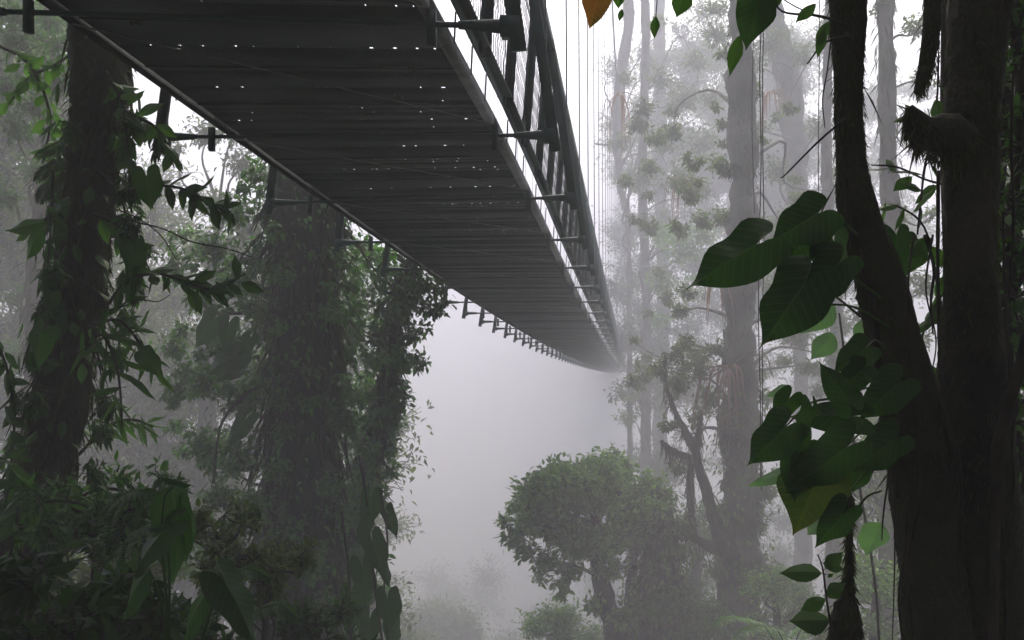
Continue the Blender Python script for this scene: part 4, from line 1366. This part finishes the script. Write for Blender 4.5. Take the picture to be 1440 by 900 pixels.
# ------------------------------------------------------------------ foreground left
def fore_left():
    g = np.random.default_rng(19)
    Y = 5.0
    t = px([(175, -1200, 80), (165, -500, 84), (152, -50, 84), (143, 60, 80), (136, 160, 70), (130, 240, 62), (122, 320, 62), (112, 400, 68), (96, 480, 68), (84, 560, 70), (66, 640, 70), (46, 720, 76), (24, 800, 88), (2, 880, 104), (-50, 1050, 120)], Y)
    t = to_ground(t, 1.3, (-0.2, 0))
    x, y = t[-1][0], t[-1][1]
    root = thing('leaning_dark_tree', 'dark moss covered tree leaning up to the right at the left side', 'tree', (x, y, float(ground_h(x, y))))
    c = trunk(root, t, 34, 0.14, 11, 0.05, 'bark', 'trunk', 12)
    b = MB()
    fuzz(b, c, 12000, .09, .008, g, zlo=-1.5, zhi=4)
    fuzz(b, c, 500, .4, .008, g, droop=.93, zlo=-1.5, zhi=4)
    part('moss', b, M['moss'], root, kind='stuff')
    bl, bt = MB(), MB()  # unseen crown overhead, made broad and dense to darken the haze below
    for i in range(60):
        C = np.array([g.uniform(-11.0, -3.2), g.uniform(-5.0, 8.5), g.uniform(6.2, 9.0)])
        limb(bt, c[2, :3] + [0, 0, -g.uniform(0, .3)], C, 0.07, 0.015, g)
        clump(bl, bt, C, np.array([1.4, 1.4, .8]), 60, 8, 0.34, g, six=True)
    part('crown', bl, M['leaf_dark'], root, kind='stuff')
    part('branches', bt, M['bark'], root, smooth=True, kind='stuff')
    # climber on the trunk: single leaves
    cl = thing('climbing_plant', 'leafy climber winding round the dark leaning trunk at the left', 'vine', W(120, 600, 4.9))
    sel = c[(c[:, 2] > -1.0) & (c[:, 2] < 3.0)]
    b = MB()
    sp = [sel[i, :3] + np.array([math.cos(i * .25), math.sin(i * .25), 0]) * (sel[i, 3] + .015) for i in range(0, len(sel), 3)]
    cc = curve(sp, 90)
    b.tube(cc, np.full(90, .012), 6)
    part('stem', b, M['root'], cl, True)
    for i in range(110):
        k = int(g.integers(0, len(sel)))
        a = g.uniform(math.pi * 0.95, math.pi * 2.05)
        rad = np.array([math.cos(a), math.sin(a), 0])
        P = sel[k, :3] + rad * (sel[k, 3] * 0.9)
        d = unit(rad * g.uniform(.4, 1) + np.array([0, 0, -g.uniform(.3, 1.6)]) + g.normal(0, .25, 3))
        L = g.uniform(.07, .15)
        sets = (OVALS['dark'], OVALS['mid'], LANCES['dark'], HEART)[int(g.choice(4, p=[.45, .15, .3, .1]))]
        leaf_at(cl, sets[int(g.integers(0, 3))], P + rad * g.uniform(0, .14), P + rad * .1 + d * L, rad + [0, 0, .6], 1.0, scale=L)
    bl = MB()
    bt = MB()
    for (u, v, r) in ((165, 200, 20), (178, 260, 18), (188, 310, 22), (195, 350, 18), (182, 400, 18), (175, 440, 20), (165, 500, 20), (150, 560, 20), (140, 600, 20), (72, 380, 18), (60, 440, 18), (50, 500, 18),
                      (45, 560, 18), (30, 620, 20), (100, 180, 14), (205, 180, 16), (225, 200, 14), (190, 170, 16), (20, 700, 22), (130, 660, 22)):
        clump(bl, bt, W(u, v, 4.8 + g.uniform(-.3, .3)), np.array([r, r, r * 1.3]) * 4.8 / F, 20, 8, .055, g, droop=1.2, asp=.3, six=True, tr=.003, up=-.2)
    part('small_leaves', bl, M['leaf_dark'], cl, kind='stuff')
    part('thin_twigs', bt, M['root'], cl, kind='stuff')
    # side twigs with leaves, left and right of the trunk, each its own plant
    branches = [
        ('leafy spray left of the dark trunk with two broad leaves', [(112, 330, 4), (80, 300, 4), (60, 312, 3), (40, 330, 2)], 5, .17, 4.7, 'dark'),
        ('dark drooping leaves low on the left of the leaning trunk', [(95, 400, 4), (60, 420, 3), (45, 470, 3), (30, 520, 2)], 9, .13, 4.7, 'dark'),
        ('hanging string of small leaves at the left edge', [(75, 240, 4), (70, 340, 3), (62, 430, 3), (58, 520, 2)], 12, .12, 4.7, 'dark'),
        ('spray of broad dark leaves under the first outrigger', [(165, 150, 5), (195, 165, 4), (225, 185, 3), (245, 235, 2)], 14, .15, 4.8, 'dark'),
        ('arching twig whose oval leaves hang against the white fog', [(160, 280, 4), (205, 262, 4), (255, 265, 4), (290, 285, 3), (325, 300, 2)], 24, .15, 4.6, 'dark'),
        ('long arching twig with clustered leaves at its tip', [(150, 430, 5), (180, 395, 5), (225, 385, 4), (275, 402, 4), (305, 405, 4), (345, 385, 2)], 30, .14, 4.4, 'dark'),
        ('narrow dark leaves drooping just right of the leaning trunk', [(125, 460, 5), (165, 450, 4), (195, 480, 4), (218, 520, 3)], 22, .17, 4.5, 'lance_dark'),
        ('cascade of long hanging leaves beside the leaning trunk', [(105, 520, 5), (140, 470, 4), (165, 520, 4), (172, 600, 3)], 20, .2, 4.4, 'lance_dark'),
        ('ragged leaves right of the upper dark trunk', [(150, 100, 5), (172, 150, 4), (180, 220, 4), (185, 300, 3)], 28, .13, 4.8, 'dark'),
        ('drooping leaf cluster half way down the leaning trunk', [(130, 300, 5), (168, 320, 4), (185, 360, 4), (190, 430, 3)], 26, .13, 4.7, 'dark'),
        ('light green narrow leaved spray at the left of the gap', [(110, 640, 5), (150, 600, 4), (185, 590, 4), (215, 600, 3)], 26, .16, 5.2, 'lance_mid'),
        ('bright narrow leaves low beside the leaning trunk', [(90, 720, 5), (130, 690, 4), (175, 690, 4), (210, 710, 3)], 26, .17, 4.6, 'lance_mid'),
        ('leaf spray hanging at the extreme left edge', [(-10, 470, 5), (10, 520, 4), (20, 590, 4), (15, 660, 3)], 22, .13, 4.5, 'dark'),
        ('twigs with dark leaves low at the left edge', [(-10, 640, 5), (20, 660, 4), (25, 720, 4), (10, 800, 3)], 22, .14, 4.3, 'dark'),
        ('upper left spray of dim green leaves before the pale trunk', [(120, 60, 5), (80, 90, 4), (40, 110, 3), (10, 150, 2)], 24, .12, 5.5, 'mid'),
        ('leaf fringe hanging by the left end of the first cross beam', [(-10, 60, 5), (40, 90, 4), (70, 160, 4), (60, 230, 3)], 24, .13, 5.5, 'mid'),
    ]
    for lab, pth, n, s, yy, kd in branches:
        p = W(pth[0][0], pth[0][1], yy)
        r = thing('leafy_branch', lab, 'branch', p, 'leafy twigs round the leaning dark tree')
        leafy_branch(r, pth, yy, int(n * 1.25), s * 0.85, g, kd, 1.0 if 'lance' not in kd else 0.85, droop=.9 if 'lance' in kd else .6)
    r = cl
    leaf_px(cl, HEART[0], (206, 248), (212, 297), 4.4, 1.1, 0.1)
    leaf_px(cl, BROAD[0], (62, 312), (3, 322), 4.4, .65, 0.1)
    leaf_px(cl, BROAD[1], (58, 322), (28, 364), 4.4, .8, 0.1)
    leaf_px(cl, HEART[1], (186, 350), (190, 395), 4.4, 1.0, 0.1)
    leaf_px(cl, HEART[1], (205, 500), (228, 530), 4.4, 1.0, 0.1)
    leaf_px(cl, HEART[2], (60, 470), (38, 520), 4.4, 1.0, 0.1)
    # bare twigs curving out
    tw = thing('bare_twig', 'thin bare twigs arching out from the leaning dark tree over the fog', 'branch', W(190, 310, 4.6))
    for pth in ([(150, 300, 2.5), (190, 312, 2.5), (230, 322, 2), (270, 340, 2), (320, 350, 1.8), (355, 362, 1.2)], [(150, 290, 2), (190, 305, 2), (225, 330, 1.8), (248, 365, 1)],
                [(140, 440, 3), (175, 430, 2.5), (200, 422, 2), (222, 424, 1.6), (240, 414, 1)]):
        b = MB()
        cc = curve(px(pth, 4.5), 26)
        b.tube(cc[:, :3], cc[:, 3], 6)
        part('twig', b, M['root'], tw, True)
    # ---- undergrowth in the lower left corner
    global ZS
    ZS = 0.72

    def bush(lab, u, v, yy, r, leaf, ln, n=9, seed=0, dens=0.8, name='bush', droop=.35, asp=.45, col=None):
        gg = np.random.default_rng(seed)
        cs = []
        for _ in range(n):
            a = gg.uniform(0, 6.28)
            q = math.sqrt(gg.random())
            cs.append((u + math.cos(a) * r * q, v + math.sin(a) * r * .6 * q, yy + gg.uniform(-.3, .3), r * gg.uniform(.3, .5)))
        tp = px([(u, v, 6, yy), (u + 4, v + r * .7, 8, yy), (u, v + r * 1.5, 10, yy)])
        return foliage_tree(name, lab, 'bush', to_ground(tp, 1.2), cs, leaf, 'root', seed, 'bushes in the lower left corner', ln=ln * ZS, dens=dens, k=7, step=.2, six=True, droop=droop, asp=asp, spread=.3,
                            trunk_name='stem')
    bush('nearly black bush in the bottom left corner', 40, 880, 3.6, 135, 'leaf_dark', .09, 18, 61)
    bush('heap of dark leaves between the leaning trunk and the huge drooping leaf', 150, 800, 9.5, 80, 'leaf_olive', .13, 14, 71, dens=.5)
    bush('dark tangled bush at the bottom right of the leaning trunk', 200, 905, 3.8, 95, 'leaf_dark', .075, 14, 62)
    bush('dim bush with fine leaves below the drooping big leaf', 310, 915, 4.2, 80, 'leaf_dark', .07, 12, 63)
    bush('olive brown bush before the foot of the massive vine covered trunk', 370, 800, 6.5, 80, 'leaf_olive', .07, 12, 64, dens=.6)
    bush('lighter green bush behind the leaning trunk', 130, 720, 5.6, 80, 'leaf_mid', .10, 12, 65, droop=.6, asp=.3)
    bush('bush with pale sprigs right of the leaning trunk', 200, 700, 6.2, 60, 'leaf_mid', .09, 9, 66, dens=.6, asp=.3)
    bush('dark bush low at the foot of the vine covered tree', 450, 900, 6.8, 80, 'leaf_dark', .08, 12, 67, dens=.6)
    bush('small dim bush behind the drooping big leaf', 300, 740, 7.0, 60, 'leaf_olive', .07, 9, 68, dens=.6)
    bush('shaded bush filling the far left behind the leaning trunk', 20, 740, 6.5, 90, 'leaf_dark', .09, 12, 69, dens=.6)
    # the big leaf plant
    ZS = 0.62
    ap = thing('elephant_ear_plant', 'plant with one huge drooping green leaf and others at the lower left', 'plant', W(230, 905, 4.0))
    leaf_px(ap, BROAD[2], (240, 683), (282, 822), 4.0, .75, 0.4, nrm=(.75, -.6, .35), label='huge drooping green leaf')
    leaf_px(ap, BROAD[1], (250, 690), (235, 800), 4.05, .7, 0.0, nrm=(-.5, -.7, .35))
    leaf_px(ap, BROAD[0], (268, 682), (222, 666), 3.95, .45, 0.0, nrm=(0, -.35, .95))
    leaf_px(ap, HEART[1], (318, 822), (372, 905), 3.7, .8, 0.3, nrm=(.45, -.6, .6))
    leaf_px(ap, HEART[1], (232, 745), (160, 815), 3.9, .7, 0.3, nrm=(-.3, -.6, .6))
    leaf_px(ap, BROAD[1], (290, 835), (240, 900), 3.7, .8, 0.3, nrm=(-.3, -.6, .6))
    leaf_px(ap, BROAD[1], (240, 740), (205, 738), 3.9, .8, 0.3, nrm=(0, -.5, .8))
    leaf_px(ap, BROAD[1], (210, 800), (150, 870), 3.9, .8, 0.3, nrm=(-.3, -.6, .6))
    for pth in ([(245, 684, 3), (232, 700, 3.5), (228, 760, 4), (235, 860, 5), (238, 1000, 6)], [(318, 822, 3), (300, 850, 4), (270, 950, 5)], [(232, 745, 3), (238, 800, 4), (238, 900, 5)], [(290, 835, 3), (275, 860, 4), (250, 980, 5)],
                [(210, 800, 3), (225, 840, 4), (238, 920, 5)]):
        b = MB()
        cc = curve(px(pth, 3.95), 18)
        b.tube(cc[:, :3], cc[:, 3], 6)
        part('petiole', b, M['leaf_dark'], ap, True)
    ZS = 1.0
    # fern fronds at the left edge and among the bushes
    f = thing('fern', 'dark fern arching behind the leaning trunk at the left', 'plant', W(100, 260, 5.4))
    for pts in ([(118, 240), (95, 225), (70, 235), (50, 255)], [(118, 260), (92, 245), (68, 262), (55, 285)], [(118, 250), (100, 260), (80, 290), (72, 320)], [(120, 215), (100, 200), (75, 205), (50, 222)]):
        frond(f, [W(u, v, 5.4) for u, v in pts], .14, g, 'leaf_dark')
    f = thing('fern', 'ferns with fine fronds in the undergrowth at the lower left', 'plant', W(330, 830, 3.4))
    for pts in ([(300, 900), (315, 830), (345, 800), (385, 815)], [(300, 900), (290, 840), (300, 800), (330, 780)], [(180, 840), (175, 780), (195, 745), (235, 740)], [(160, 840), (140, 780), (115, 760), (80, 770)],
                [(150, 780), (160, 720), (190, 690), (230, 700)], [(330, 930), (350, 870), (390, 850), (420, 870)]):
        frond(f, [W(u, v, 3.4) for u, v in pts], .10, g, 'leaf_mid')


fore_left()

# ------------------------------------------------------------------ the fog
def build_haze():
    b = MB()
    b.box((0, 0, 1.0), (225, 0, 0), (0, 225, 0), (0, 0, 27.0))
    m = bpy.data.materials.new('haze')
    m.use_nodes = True
    n = m.node_tree
    n.nodes.clear()
    out = n.nodes.new("ShaderNodeOutputMaterial")
    pv = n.nodes.new("ShaderNodeVolumePrincipled")
    pv.inputs['Color'].default_value = (0.940, 0.936, 0.990, 1)
    pv.inputs['Density'].default_value = HAZE
    pv.inputs['Anisotropy'].default_value = ANISO
    n.links.new(pv.outputs[0], out.inputs['Volume'])
    me = b.mesh('haze', m)
    o = bpy.data.objects.new('haze', me)
    COL.objects.link(o)
    o['kind'] = 'stuff'


HAZE = 0.020
ANISO = -0.1
build_haze()
